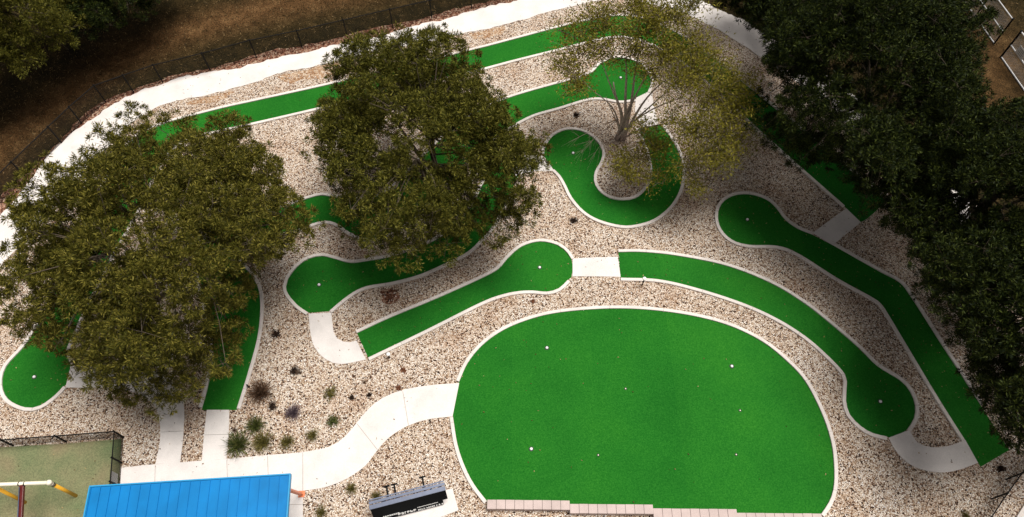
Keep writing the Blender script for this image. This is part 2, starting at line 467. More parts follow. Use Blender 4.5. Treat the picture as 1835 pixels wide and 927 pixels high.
path('hole_path', [(553, 563), (557, 600), (565, 625), (585, 645), (612, 653), (656, 645)], [(594, 561), (598, 595), (604, 607), (616, 613), (627, 614), (639, 611)])
path('bridge_path', [(1026, 464), (1066, 462), (1107, 461)], [(1026, 496), (1066, 496), (1112, 497)])
path('curved_path', [(1592, 785), (1608, 813), (1638, 837), (1680, 847), (1715, 843), (1752, 830)], [(1629, 771), (1643, 793), (1668, 802), (1698, 800), (1729, 789)])
path('short_path', [(1456, 418), (1516, 374)], [(1492, 440), (1542, 399)])
path('stub_path', [(974, 280), (940, 280), (905, 288)], [(993, 307), (955, 308), (925, 316)])
path('tree_path', [(1140, 176), (1138, 200), (1152, 230)], [(1168, 162), (1172, 195), (1180, 224)])

# ------------------------------------------------------------------ putting lanes
KW = .155
def hole(name, label, cat, segs, cups=(), group='miniature golf lanes', tee=None):
    """segs: ('k', pts) kerbed edge or ('e', pts) plain edge, walked round the lane in order"""
    rings = []
    for kind, pts in segs:
        g = G(pts)
        rings.append((kind, spline(g, .22)))
    poly = [p for _, r in rings for p in r]
    # drop doubled points
    q = [poly[0]]
    for p in poly[1:]:
        if (p - q[-1]).length > 1e-3: q.append(p)
    if (q[0] - q[-1]).length < 1e-3: q.pop()
    poly = q
    n = len(poly)
    area = sum(poly[i].x * poly[(i + 1) % n].y - poly[(i + 1) % n].x * poly[i].y for i in range(n))
    sgn = -1 if area > 0 else 1         # outward side of the walk
    c = sum(poly, Vector((0, 0))) / n
    root = empty(name, (c.x, c.y, 0)); tag(root, label, cat, group)
    mb = MB(); mb.prism(poly, .0, .018); mb.build('turf', M['turf'], root)
    for kind, r in rings:
        if kind != 'k': continue
        o_ = offset(r, sgn * KW)
        mb = MB()
        # inner face, top and outer face as one continuous cast kerb with rounded shoulders
        zs = [(0.0, 0.0), (0.0, .078), (.018, .09), (KW - .018, .09), (KW, .074), (KW, 0.0)]
        prof = [offset(r, sgn * (d + .003)) for d, z in zs]
        nv = len(r); V = []; Fc = []
        for j, (d, z) in enumerate(zs):
            V += [(p.x, p.y, z) for p in prof[j]]
        for j in range(len(zs) - 1):
            for i in range(nv - 1):
                f = (j * nv + i, j * nv + i + 1, (j + 1) * nv + i + 1, (j + 1) * nv + i)
                Fc.append(f if sgn > 0 else f[::-1])
        Fc.append(tuple(j * nv for j in range(len(zs)))); Fc.append(tuple(j * nv + nv - 1 for j in range(len(zs)))[::-1])
        mb.add(V, Fc); mb.cur = 1
        run = 0.0; nxt = 1.2
        for i in range(1, nv - 1):
            run += (r[i] - r[i - 1]).length
            if run > nxt:
                nxt += 2.4
                t_ = (r[i + 1] - r[i - 1]).normalized(); n2_ = Vector((-t_.y, t_.x)) * sgn
                c_ = r[i] + n2_ * (KW / 2 + .003)
                mb.box((c_.x, c_.y, .0465), (.016, KW + .006, .090), math.atan2(t_.y, t_.x))
        mb.build('kerb', [M['kerb'], M['joint']], root)
    SOLID.append(offset(poly, sgn * KW * .6))
    for cu in cups:
        g = at(cu[0], cu[1]); big = cu[2] if len(cu) > 2 else 1
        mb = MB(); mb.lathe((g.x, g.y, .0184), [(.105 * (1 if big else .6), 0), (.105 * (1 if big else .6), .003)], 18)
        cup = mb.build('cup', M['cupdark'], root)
        mb = MB()
        if big: mb.lathe((g.x, g.y, .0216), [(.062, 0), (.066, .02), (.058, .045), (.03, .062), (.008, .066)], 16)
        else: mb.lathe((g.x, g.y, .0216), [(.026, 0), (.028, .010), (.015, .016)], 12)
        mb.build('cup_plug', M['white'] if big else M['cream'], cup, smooth=True)
    return root

big_green = hole('putting_green', 'large oval practice green with several cups and a low block wall below', 'putting green', [
    ('k', [(873, 899), (850, 869), (833, 836), (820, 797), (812, 748)]),
    ('e', [(810, 730), (813, 706), (820, 688)]),
    ('k', [(823, 685), (838, 652), (862, 622), (893, 598), (930, 580), (980, 565), (1040, 557), (1110, 554), (1180, 558), (1250, 569), (1310, 586), (1365, 613), (1408, 647), (1442, 684), (1472, 742), (1489, 795), (1494, 845), (1492, 878), (1484, 901), (1470, 922)]),
    ('e', [(1400, 925), (1320, 920), (1170, 912), (1021, 905), (880, 900)])],
    cups=[(980, 624), (1311, 657), (952, 805), (1121, 697, 0), (1326, 736, 0), (1072, 816, 0), (1319, 815, 0)], group=None)
hole('putting_lane', 'straight lane with a round right end joined to concrete slabs, above the big green', 'putting lane', [
    ('k', [(640, 598), (700, 570), (780, 537), (860, 501), (893, 483), (910, 464), (935, 443), (968, 434), (1000, 441), (1017, 455), (1024, 466)]),
    ('e', [(1027, 480), (1024, 497)]),
    ('k', [(1017, 503), (1001, 518), (980, 524), (955, 522), (930, 523), (900, 529), (860, 544), (760, 594), (660, 642)])],
    cups=[(967, 480)])
hole('putting_lane', 'long curved lane arching round the top right of the big green', 'putting lane', [
    ('k', [(1108, 453), (1150, 453), (1210, 459), (1300, 477), (1380, 508), (1440, 544), (1490, 583), (1538, 624), (1572, 657), (1612, 682), (1630, 702), (1639, 727), (1637, 750), (1625, 770)]),
    ('e', [(1610, 781), (1594, 784)]),
    ('k', [(1588, 783), (1563, 777), (1542, 765), (1522, 744), (1515, 720), (1516, 696), (1513, 672), (1480, 636), (1440, 602), (1390, 571), (1330, 544), (1250, 518), (1180, 502), (1112, 499)])],
    cups=[(1577, 720)])
hole('putting_lane', 'kinked lane from a round end down the right side along the dark trees', 'putting lane', [
    ('k', [(1455, 421), (1428, 410), (1405, 393), (1391, 374), (1372, 358), (1342, 349), (1313, 352), (1293, 366), (1286, 388), (1292, 412), (1311, 431), (1340, 440), (1392, 442), (1430, 456), (1500, 500), (1560, 533), (1578, 546), (1592, 567), (1622, 617), (1680, 714), (1728, 790)]),
    ('e', [(1757, 837), (1808, 807)]),
    ('k', [(1757, 727), (1720, 670), (1687, 619), (1630, 530), (1610, 506), (1575, 487), (1492, 440)])],
    cups=[(1339, 394)])
hole('putting_lane', 'hooked lane curling round the foot of the sparse multi-stemmed tree', 'putting lane', [
    ('k', [(975, 277), (978, 263), (991, 245), (1014, 234), (1041, 236), (1063, 248), (1076, 264), (1079, 280), (1073, 296), (1066, 308), (1064, 325), (1072, 342), (1092, 356), (1117, 360), (1139, 356), (1156, 342), (1167, 322), (1168, 298), (1161, 268), (1151, 245), (1143, 231)]),
    ('e', [(1153, 229), (1180, 223)]),
    ('k', [(1186, 227), (1211, 264), (1221, 292), (1222, 318), (1216, 345), (1199, 372), (1171, 394), (1139, 404), (1111, 405), (1073, 395), (1046, 379), (1025, 355), (1014, 333), (1004, 316), (993, 305)]),
    ('e', [(980, 290), (975, 280)])],
    cups=[(1027, 275)])
hole('putting_lane', 'lane with a round lower left end, running under the middle tree', 'putting lane', [
    ('k', [(553, 561), (535, 549), (517, 528), (513, 514), (517, 500), (533, 479), (553, 465), (577, 460), (600, 465), (628, 472), (661, 468), (700, 461), (760, 441), (810, 411), (845, 371), (865, 332), (880, 302)]),
    ('e', [(900, 290), (930, 312)]),
    ('k', [(915, 345), (895, 385), (877, 414), (860, 432), (837, 453), (790, 477), (747, 495), (700, 507), (658, 514), (633, 525), (611, 541), (591, 558)])],
    cups=[(572, 511)])
hole('putting_lane', 'lane starting at the entry walk and passing under the left and middle trees', 'putting lane', [
    ('e', [(424, 735), (362, 735)]),
    ('k', [(363, 731), (374, 690), (383, 630), (372, 560), (356, 490), (362, 440), (390, 405), (430, 388), (480, 377), (514, 371), (532, 364), (555, 356), (577, 351), (596, 354), (650, 358), (700, 340), (750, 290), (820, 225), (870, 194), (920, 174), (1000, 151), (1040, 141), (1062, 130), (1077, 115), (1105, 105), (1138, 111), (1160, 130), (1166, 150), (1160, 166)]),
    ('e', [(1150, 174), (1140, 178)]),
    ('k', [(1138, 179), (1110, 182), (1080, 177), (1053, 178), (1000, 194), (950, 209), (900, 238), (850, 280), (790, 340), (740, 390), (690, 422), (655, 428), (626, 417), (614, 408), (600, 400), (583, 397), (560, 402), (542, 410), (500, 420), (470, 423), (440, 436), (426, 456), (432, 474), (446, 488), (458, 506), (465, 524), (467, 560), (461, 610), (444, 672), (425, 733)])],
    cups=[(1112, 140)])
hole('putting_lane', 'outermost lane beside the perimeter path, ending round at the left picture edge', 'putting lane', [
    ('k', [(115, 693), (100, 709), (73, 728), (47, 731), (16, 716), (5, 690), (12, 658), (44, 622), (68, 585), (85, 550), (120, 470), (165, 380), (210, 290), (245, 247), (292, 224), (318, 216), (400, 195), (459, 182), (590, 153), (720, 121), (847, 91), (920, 72), (1003, 50), (1070, 35), (1107, 30), (1153, 35), (1200, 54), (1253, 86), (1290, 114), (1350, 164), (1480, 270), (1578, 352)]),
    ('e', [(1588, 362), (1542, 398), (1516, 373)]),
    ('k', [(1513, 370), (1430, 297), (1406, 275), (1360, 234), (1343, 218), (1287, 166), (1253, 136), (1205, 98), (1160, 76), (1120, 66), (1080, 69), (1000, 89), (920, 109), (840, 130), (700, 163), (567, 195), (459, 220), (400, 233), (335, 250), (290, 290), (245, 380), (195, 470), (150, 560), (132, 600), (120, 630), (126, 650)]),
    ('e', [(127, 665), (118, 690)])],
    cups=[(62, 676)])

# ------------------------------------------------------------------ low block wall at the foot of the big green
wall = empty('block_wall', at(1170, 925)); tag(wall, 'low pinkish concrete block wall stepping along the lower edge of the big green', 'wall')
zt = .36
for k, (x0, x1, y0) in enumerate([(873, 1021, 895.5), (1021, 1170, 903), (1170, 1320, 911), (1320, 1472, 919)]):
    a = at(x0, y0, zt); b_ = at(x1, y0 + 1.5, zt)
    d = (b_ - a); L = d.length; d.normalize(); nrm = Vector((d.y, -d.x, 0))   # towards the viewer side
    wd = .36; nb = 9; g_ = .012
    mb = MB()
    rz = math.atan2(d.y, d.x)
    for row in range(2):
        for i in range(nb):
            off = 0 if row % 2 == 0 else 0
            cx = a + d * (L * (i + .5) / nb) + nrm * (wd / 2)
            jx = random.uniform(-.004, .004)
            mb.box((cx.x + nrm.x * jx, cx.y + nrm.y * jx, .09 + row * .18), (L / nb - g_, wd, .18 - g_ * .5), rz)
    sct = mb.build('wall_section', M['block'], wall, bevel=.008)
    mb = MB(); c = a + d * (L / 2) + nrm * (wd / 2)
    mb.box((c.x, c.y, .16), (L - .03, wd - .03, .32), rz); mb.build('mortar_core', M['core'], sct)

# ------------------------------------------------------------------ fences
def chain(mb, a, b_, z0, z1, pitch, r):
    a = Vector((a[0], a[1], 0)); b_ = Vector((b_[0], b_[1], 0)); d = b_ - a; L = d.length; d.normalize(); h = z1 - z0
    side = Vector((-d.y, d.x, 0)) * r
    s = -h
    while s < L:
        for sg in (1, -1):
            # wire from (s,z0) to (s+h,z1) or mirrored, clipped to the panel
            s0, s1 = max(s, 0), min(s + h, L)
            if s1 - s0 < .02: continue
            if sg > 0: p0 = (s0, z0 + (s0 - s)); p1 = (s1, z0 + (s1 - s))
            else: p0 = (s0, z1 - (s0 - s)); p1 = (s1, z1 - (s1 - s))
            A = a + d * p0[0] + Vector((0, 0, p0[1])); B = a + d * p1[0] + Vector((0, 0, p1[1]))
            w_ = (B - A).normalized().cross(side.normalized()) * r
            q = side * .5
            mb.add([A + w_ + q, A - w_ + q, A - q * 2, B + w_ + q, B - w_ + q, B - q * 2], [(0, 1, 4, 3), (1, 2, 5, 4), (2, 0, 3, 5)])
        s += pitch
def fence(name, label, cat, bases, h, mp, mr, mm, pitch=.10, wr=.0045, pr=.03, rails=(1.0,), group=None, skip=()):
    """posts at the base points; top rail, further rails and one chain-link mesh"""
    root = empty(name, bases[0]); tag(root, label, cat, group)
    for p in bases:
        mb = MB(); mb.tube([(p.x, p.y, 0), (p.x, p.y, h + .04)], pr, 8); mb.lathe((p.x, p.y, h + .03), [(pr * 1.25, 0), (pr * 1.25, .02), (pr * .6, .05)], 8)
        mb.build('post', mp, root)
    for rr in rails:
        mb = MB(); mb.tube([(p.x, p.y, h * rr - .01) for p in bases], pr * .75, 8)
        mb.build('rail', mr, root)
    mb = MB()
    for a, b_ in zip(bases[:-1], bases[1:]): chain(mb, a, b_, .04, h - .02, pitch, wr)
    mb.build('chain_link', mm, root)
    return root
fence('boundary_fence', 'black chain-link fence curving along the outer side of the perimeter path', 'fence', G(fence_base), 1.35, M['black'], M['black'], M['black'], pitch=.085, wr=.0055, pr=.035, rails=(1.0,))
cf = G([(-280, 824), (-170, 816), (-75, 808), (24, 799), (119, 792), (222, 784), (219, 830), (216, 872), (213, 930), (209, 1000)])
fence('court_fence', 'low black chain-link fence round the corner of the grey green court', 'fence', cf, .88, M['black'], M['black'], M['black'], pitch=.075, wr=.0045, pr=.035)
fence('field_fence', 'chain-link fence with pale rails and a black end post, upper right corner, farther panel', 'fence', G([(1690, -50), (1747, 31), (1781, 79)]), 1.85, M['black'], M['steel'], M['steel'], pitch=.12, wr=.003, pr=.05, rails=(1.0, .5, .03), group='ball field fence panels')
fence('field_fence', 'chain-link fence panel carrying a small white sign, upper right corner below the opening', 'fence', G([(1793, 103), (1845, 178), (1930, 300)]), 1.95, M['black'], M['steel'], M['steel'], pitch=.12, wr=.003, pr=.06, rails=(1.0, .5, .03), group='ball field fence panels')
zf = .8
lf = []
for p in [(1920, 735), (1870, 800), (1832, 848), (1806, 884), (1777, 927), (1745, 975), (1700, 1040)]:
    v = at(p[0], p[1], 1.1); lf.append(Vector((v.x, v.y, 0)))
fence('corner_fence', 'black chain-link fence crossing the gravel at the lower right corner', 'fence', lf, 1.1, M['black'], M['black'], M['black'], pitch=.10, wr=.004, pr=.03)
# concrete edging beyond it
mb = MB(); mb.prism(spline(G([(1900, 800), (1835, 903), (1800, 960)]), .4) + spline(G([(1912, 806), (1847, 910), (1812, 966)]), .4)[::-1], 0, .08)
tag(mb.build('edging_strip', M['kerb']), kind='structure')
# bare dead stick by the corner fence
mb = MB(); a = at(1786, 890); mb.tube([(a.x, a.y, 0), (a.x + .15, a.y + .05, .25), (a.x + .5, a.y + .2, .5)], [.018, .014, .006], 6)
mb.tube([(a.x + .15, a.y + .05, .25), (a.x + .1, a.y + .25, .45)], [.01, .004], 5)
tag(mb.build('dead_stick', M['bark']), 'thin dark dead stick leaning by the corner fence', 'stick')

def board(name, label, cat, c, u, w_, h_, t=.01, mats=None, lines=3, tilt=None):
    """small upright notice: panel facing n, with lines of print"""
    root = empty(name, (c.x, c.y, 0)); tag(root, label, cat)
    u = u.normalized(); n_ = Vector((u.y, -u.x, 0))
    if n_.y > 0: n_ = -n_
    R = Matrix((u, n_, Vector((0, 0, 1)))).transposed()
    mb = MB(); mb.box(c, (w_, t, h_), rot=R); mb.build('panel', M['white'], root)
    mb = MB()
    for k in range(lines):
        mb.box(c + n_ * (t / 2 + .003) + Vector((0, 0, h_ * (.3 - .6 * k / max(1, lines - 1)))), (w_ * (.7 if k % 2 == 0 else .5), .003, h_ * .06), rot=R)
    mb.build('print_lines', M['grey_ink'], root)
    return root
ca = G([(219, 830)])[0]; cb = G([(216, 872)])[0]
cm = ca.lerp(cb, .75); u = (cb - ca).normalized()
c0 = cm + Vector((-.03, 0, .5)); board('notice_sign', 'small white notice hung on the court fence beside the blue roof', 'sign', c0, u, .42, .55, lines=0)
ca, cb = G([(1793, 103), (1845, 178)]); u = (cb - ca).normalized()
c0 = ca + u * .9 + Vector((-.06, -.05, 1.25)); board('notice_sign', 'white notice on the ball field fence at the upper right corner', 'sign', c0, u, .7, .5, lines=4)
# heavy black timber leaning by the opening in the ball field fence
# ------------------------------------------------------------------ court, play frame, shelter
mb = MB(); mb.prism(G([(-300, 827), (0, 802), (120, 795), (218, 787), (214, 860), (208, 930), (200, 1060), (-300, 1060)]), .0, .02)
tag(mb.build('court', M['court']), kind='structure')

fr = empty('play_frame', at(137, 889)); tag(fr, 'cream crossbar on slanting yellow legs standing on the court', 'play frame')
J1 = at(88, 865, 2.0); J0 = at(-17, 869, 2.0); Jm = at(-150, 873, 2.0)
mb = MB(); mb.tube([Jm, J0, J1], .072, 14); mb.build('crossbar', M['cream'], fr, smooth=True)
mb = MB(); mb.lathe((J1.x, J1.y, 1.915), [(.06, 0), (.1, .03), (.108, .085), (.1, .14), (.06, .175), (.01, .185)], 14); mb.build('joint_cap', M['cream'], fr, smooth=True)
def leg(J, basepx, ring=True):
    B = at(*basepx)
    d = (B - J).normalized()
    mb = MB(); mb.tube([J, J + d * .32], .078, 14); sl = mb.build('leg_socket', M['cream'], fr, smooth=True)
    mb = MB()
    for q in (.2, .29): mb.tube([J + d * q, J + d * (q + .03)], .085, 14)
    mb.build('clamp_band', M['black'], sl)
    mb = MB(); mb.tube([J + d * .3, B], .068, 14); mb.build('leg', M['yellow'], fr, smooth=True)
leg(J1, (137, 889)); leg(J0, (46, 901)); leg(Jm, (-110, 905))
bm_ = empty('maroon_beam', at(30, 1010)); tag(bm_, 'dark maroon beam clamped to the cream crossbar', 'beam')
K1 = at(38.5, 869, 2.02); K2 = at(30, 1010, 2.02)
mb = MB(); d = (K2 - K1); rz = math.atan2(d.y, d.x); c = (K1 + K2) / 2; mb.box((c.x, c.y, c.z - .05), (d.length, .17, .14), rz); mb.build('beam', M['maroon'], bm_, bevel=.02)
mb = MB(); mb.tube([K1 + Vector((-.02, -.1, .055)), (K2.x - .02, K2.y, K2.z + .055)], .02, 8); mb.build('ridge_pipe', M['signgrey'], bm_, smooth=True)
for dx in (-.09, .12):
    mb = MB(); q = at(38.5, 867.5, 2.0); mb.tube([(q.x + dx - .015, q.y, 2.0), (q.x + dx + .015, q.y, 2.0)], .088, 14); mb.build('clamp', M['black'], bm_)
mb = MB(); mb.tube([(K2.x, K2.y, 0), (K2.x, K2.y, 1.95)], .07, 10); mb.build('support_post', M['maroon'], bm_)

# picnic shelter with a blue standing seam roof
ZE = 3.35
E0 = at(163, 873.5, ZE); E1 = at(519, 851.5, ZE)
ex = (E1 - E0); RL = ex.length; ex.normalize(); ey = Vector((ex.y, -ex.x, 0))       # ey runs down the picture, away from the lane side
sh = empty('picnic_shelter', (E0 + E1) / 2 - Vector((0, 0, ZE)) + ey * 3); tag(sh, 'picnic shelter with a bright blue standing seam metal roof on orange posts', 'shelter')
sl = math.tan(math.radians(4)); HALF = 3.2
def rp(s, t, dz=0.0):
    z = ZE - t * sl + dz
    p = E0 + ex * s + ey * t
    return Vector((p.x, p.y, z))
mb = MB()
nS = int(RL / .36)
for (t0, t1) in ((0, HALF), (HALF, 2 * HALF)):
    mb.add([rp(0, t0), rp(RL, t0), rp(RL, t1), rp(0, t1)], [(0, 3, 2, 1)])
    mb.add([rp(0, t0, -.08), rp(RL, t0, -.08), rp(RL, t1, -.08), rp(0, t1, -.08)], [(0, 1, 2, 3)])
    for k in range(nS + 1):
        s = RL * k / nS; s = min(max(s, .02), RL - .02)
        w_ = .012
        mb.add([rp(s - w_, t0, .002), rp(s + w_, t0, .002), rp(s + w_, t0, .04), rp(s - w_, t0, .04), rp(s - w_, t1, .002), rp(s + w_, t1, .002), rp(s + w_, t1, .04), rp(s - w_, t1, .04)],
               [(0, 1, 2, 3), (4, 7, 6, 5), (3, 2, 6, 7), (0, 3, 7, 4), (1, 5, 6, 2)])
roof = mb.build('roof', M['roof'], sh)
mb = MB()
def strip(mb, A, B, wv, hz):
    A = Vector(A); B = Vector(B); wv = Vector(wv)
    mb.add([A, B, B + wv, A + wv, A + Vector((0, 0, hz)), B + Vector((0, 0, hz)), B + wv + Vector((0, 0, hz)), A + wv + Vector((0, 0, hz))],
           [(0, 3, 2, 1), (4, 5, 6, 7), (0, 1, 5, 4), (1, 2, 6, 5), (2, 3, 7, 6), (3, 0, 4, 7)])
strip(mb, rp(-.04, -.05, -.13), rp(RL + .04, -.05, -.13), ey * .048, .19)
strip(mb, rp(-.04, 2 * HALF + .002, -.13), rp(RL + .04, 2 * HALF + .002, -.13), ey * .048, .19)
for s in (-.05, RL + .002):
    strip(mb, rp(s, 0, -.11), rp(s, HALF, -.11), ex * .048, .17); strip(mb, rp(s, HALF, -.11), rp(s, 2 * HALF, -.11), ex * .048, .17)
mb.build('eave_trim', M['roofedge'], roof)
pb = at(541, 886)
tpost = (Vector((pb.x, pb.y, 0)) - Vector((E1.x, E1.y, 0)))
so = RL + tpost.dot(ex); to = tpost.dot(ey)
so = RL - .18; 
for (s, t) in ((so, .45), (.4, .45), (so, 2 * HALF - .5), (.4, 2 * HALF - .5)):
    p = rp(s, t); p2 = p.copy()
    if s > 1 and t < 1: foot = Vector((pb.x, pb.y, 0))
    else: foot = Vector((p.x, p.y, 0))
    mb = MB(); mb.tube([foot, (p.x, p.y, p.z - .09)], .075, 4); 
    po = mb.build('post', M['orange'], sh)
    mb = MB(); mb.box((foot.x, foot.y, .045), (.26, .26, .02), math.atan2(ex.y, ex.x)); mb.build('base_plate', M['orange'], po)
for t in (.45, 2 * HALF - .5):
    mb = MB(); a = rp(.1, t, -.2); b_ = rp(RL - .1, t, -.2); mb.tube([a, b_], .06, 6)
    mb.build('roof_beam', M['orange'], sh)

# ------------------------------------------------------------------ black entrance sign on its pad
mb = MB(); mb.prism(G([(690, 940), (700, 905), (811, 876), (822, 915), (770, 935), (765, 1010), (690, 1010)]), .0, .06)
tag(mb.build('sign_pad', M['concrete']), kind='structure')
sg = empty('entrance_sign', at(745, 930)); tag(sg, 'long black sign board with white lettering, a blue grey top, on a small concrete pad', 'sign')
ZS = 1.22
A = at(663, 913, ZS); B = at(798, 878, ZS); ux = (B - A); SLn = ux.length; ux.normalize(); nx = Vector((ux.y, -ux.x, 0))  # nx faces down the picture
R = Matrix((ux, nx, Vector((0, 0, 1)))).transposed()
def sb(mb, s, t, z, w_, d_, h_):
    mb.box(A + ux * s + nx * t + Vector((0, 0, z - ZS)), (w_, d_, h_), rot=R)
# the face leans back a little: v runs down the face, fn out of it
dv = (nx * .30 - Vector((0, 0, 1.0))).normalized(); fn = ux.cross(dv); fn = fn if fn.z > 0 else -fn
RF = Matrix((ux, fn, dv)).transposed()
def fbx(mb, s, v, w_, h_, t=.08, out=0.0):
    """a plate on the sign face: s along, v down to its middle, out = its front above the face"""
    mb.box(A + ux * s + dv * v + fn * (out - t / 2), (w_, t, h_), rot=RF)
mb = MB(); fbx(mb, SLn / 2, .36, SLn, .72); mb.build('panel', M['signface'], sg)
mb = MB(); fbx(mb, SLn / 2 - .10, .90, SLn - .22, .36, .06, -.004); low = mb.build('lower_panel', M['signface'], sg)
mb = MB(); sb(mb, SLn / 2, -.06, ZS + .03, SLn + .03, .17, .04); mb.build('top_cap', M['signgrey'], sg, bevel=.008)
mb = MB(); sb(mb, SLn / 2, -.24, ZS - .02, SLn + .03, .11, .05); mb.build('rear_rail', M['signgrey'], sg, bevel=.008)
mb = MB(); sb(mb, SLn / 2, -.36, ZS - .06, SLn + .0, .05, .04); mb.build('rear_rail', M['signgrey'], sg, bevel=.005)
for s in (.75, 1.05, SLn - .80):
    mb = MB(); sb(mb, s, -.45, ZS - .12, .07, .62, .05); sb(mb, s, -.74, ZS - .12, .26, .06, .05); mb.build('bracket', M['black'], sg)
for s in (.55, SLn - .55):
    mb = MB(); sb(mb, s, -.2, (ZS - .1) / 2, .1, .1, ZS - .1); mb.build('support_post', M['black'], sg)
# the lettering is too small to be read in the photograph: rows of white letter strokes of the same size
rr = random.Random(5)
def letters(s0, s1, v, hgt, gaps=.2, out=.002):
    s = s0
    while s < s1:
        if rr.random() < gaps: s += hgt * .5
        w_ = hgt * rr.uniform(.5, .75); st = hgt * .24; mb = MB()
        fbx(mb, s + st / 2, v, st, hgt, .006, out + .004)
        kk = [k for k in (-.38, 0, .38) if rr.random() < .7] or [.38]
        for kz in kk: fbx(mb, s + w_ / 2, v + kz * hgt, w_, st, .006, out + .006)
        if rr.random() < .6: fbx(mb, s - st / 2 + w_, v, st, hgt, .006, out + .0045)
        mb.build('letter', M['letter'], low)
        s += w_ + hgt * .2
letters(SLn - 1.25, SLn - .42, .79, .05, .0)
letters(SLn - 2.05, SLn - 1.35, .93, .15, .1)
letters(SLn - 1.25, SLn - .3, .99, .085, .25)
letters(.35, 1.0, .84, .10, .1)

# ------------------------------------------------------------------ little stakes beside the lanes
def stake(base, label, cap=True, h=.5):
    g = at(*base); root = empty('marker_stake', g); tag(root, label, 'marker', 'marker stakes beside the lanes')
    mb = MB(); mb.tube([(g.x, g.y, 0), (g.x, g.y, h)], .03, 8); mb.build('stem', M['black'], root)
    mb = MB()
    if cap: mb.lathe((g.x, g.y, h - .02), [(.04, -.01), (.098, 0), (.092, .025), (.05, .055), (.012, .065)], 14)
    else: mb.lathe((g.x, g.y, h), [(.035, 0), (.035, .05), (.01, .06)], 10)
    mb.build('cap', M['white'] if cap else M['black'], root, smooth=True)
stake((1151, 511), 'black stake with a white mushroom cap at the start of the long curved lane', h=.66)
stake((698, 641), 'black stake with a white cap beside the lower left start of the straight lane', h=.42)
stake((771, 757), 'short plain dark stake on the gravel below the walk to the big green', False, .22)
stake((446, 694), 'short plain dark stake at the right kerb of the lane by the entry walk', False, .25)

# ------------------------------------------------------------------ foliage
def leaf_mesh(name, P, D, L, Wd, mat, parent):
    """P base points, D unit directions, L lengths, Wd widths -> one mesh of pointed leaflets"""
    n = len(P)
    r = RNG.normal(size=(n, 3)); S = np.cross(D, r); S /= np.linalg.norm(S, axis=1, keepdims=True) + 1e-9
    V = np.empty((n, 4, 3))
    V[:, 0] = P; V[:, 1] = P + D * (L * .45)[:, None] + S * Wd[:, None]; V[:, 2] = P + D * L[:, None]; V[:, 3] = P + D * (L * .45)[:, None] - S * Wd[:, None]
    me = bpy.data.meshes.new(name)
    me.vertices.add(n * 4); me.vertices.foreach_set('co', V.ravel())
    me.loops.add(n * 4); me.loops.foreach_set('vertex_index', np.arange(n * 4, dtype=np.int32))
    me.polygons.add(n); me.polygons.foreach_set('loop_start', np.arange(0, n * 4, 4, dtype=np.int32))
    try: me.polygons.foreach_set('loop_total', np.full(n, 4, dtype=np.int32))
    except Exception: pass
    me.materials.append(mat); me.update(); me.validate()
    o = bpy.data.objects.new(name, me); link(o, parent); return o
def unit(a): return a / (np.linalg.norm(a, axis=1, keepdims=True) + 1e-9)

def curve_pts(a, b_, n, bend, rr):
    a = Vector(a); b_ = Vector(b_); off = Vector((rr.uniform(-1, 1), rr.uniform(-1, 1), rr.uniform(.2, 1))) * bend * (b_ - a).length
    return [a.lerp(b_, t) + off * (4 * t * (1 - t)) * .5 for t in [i / n for i in range(n + 1)]]

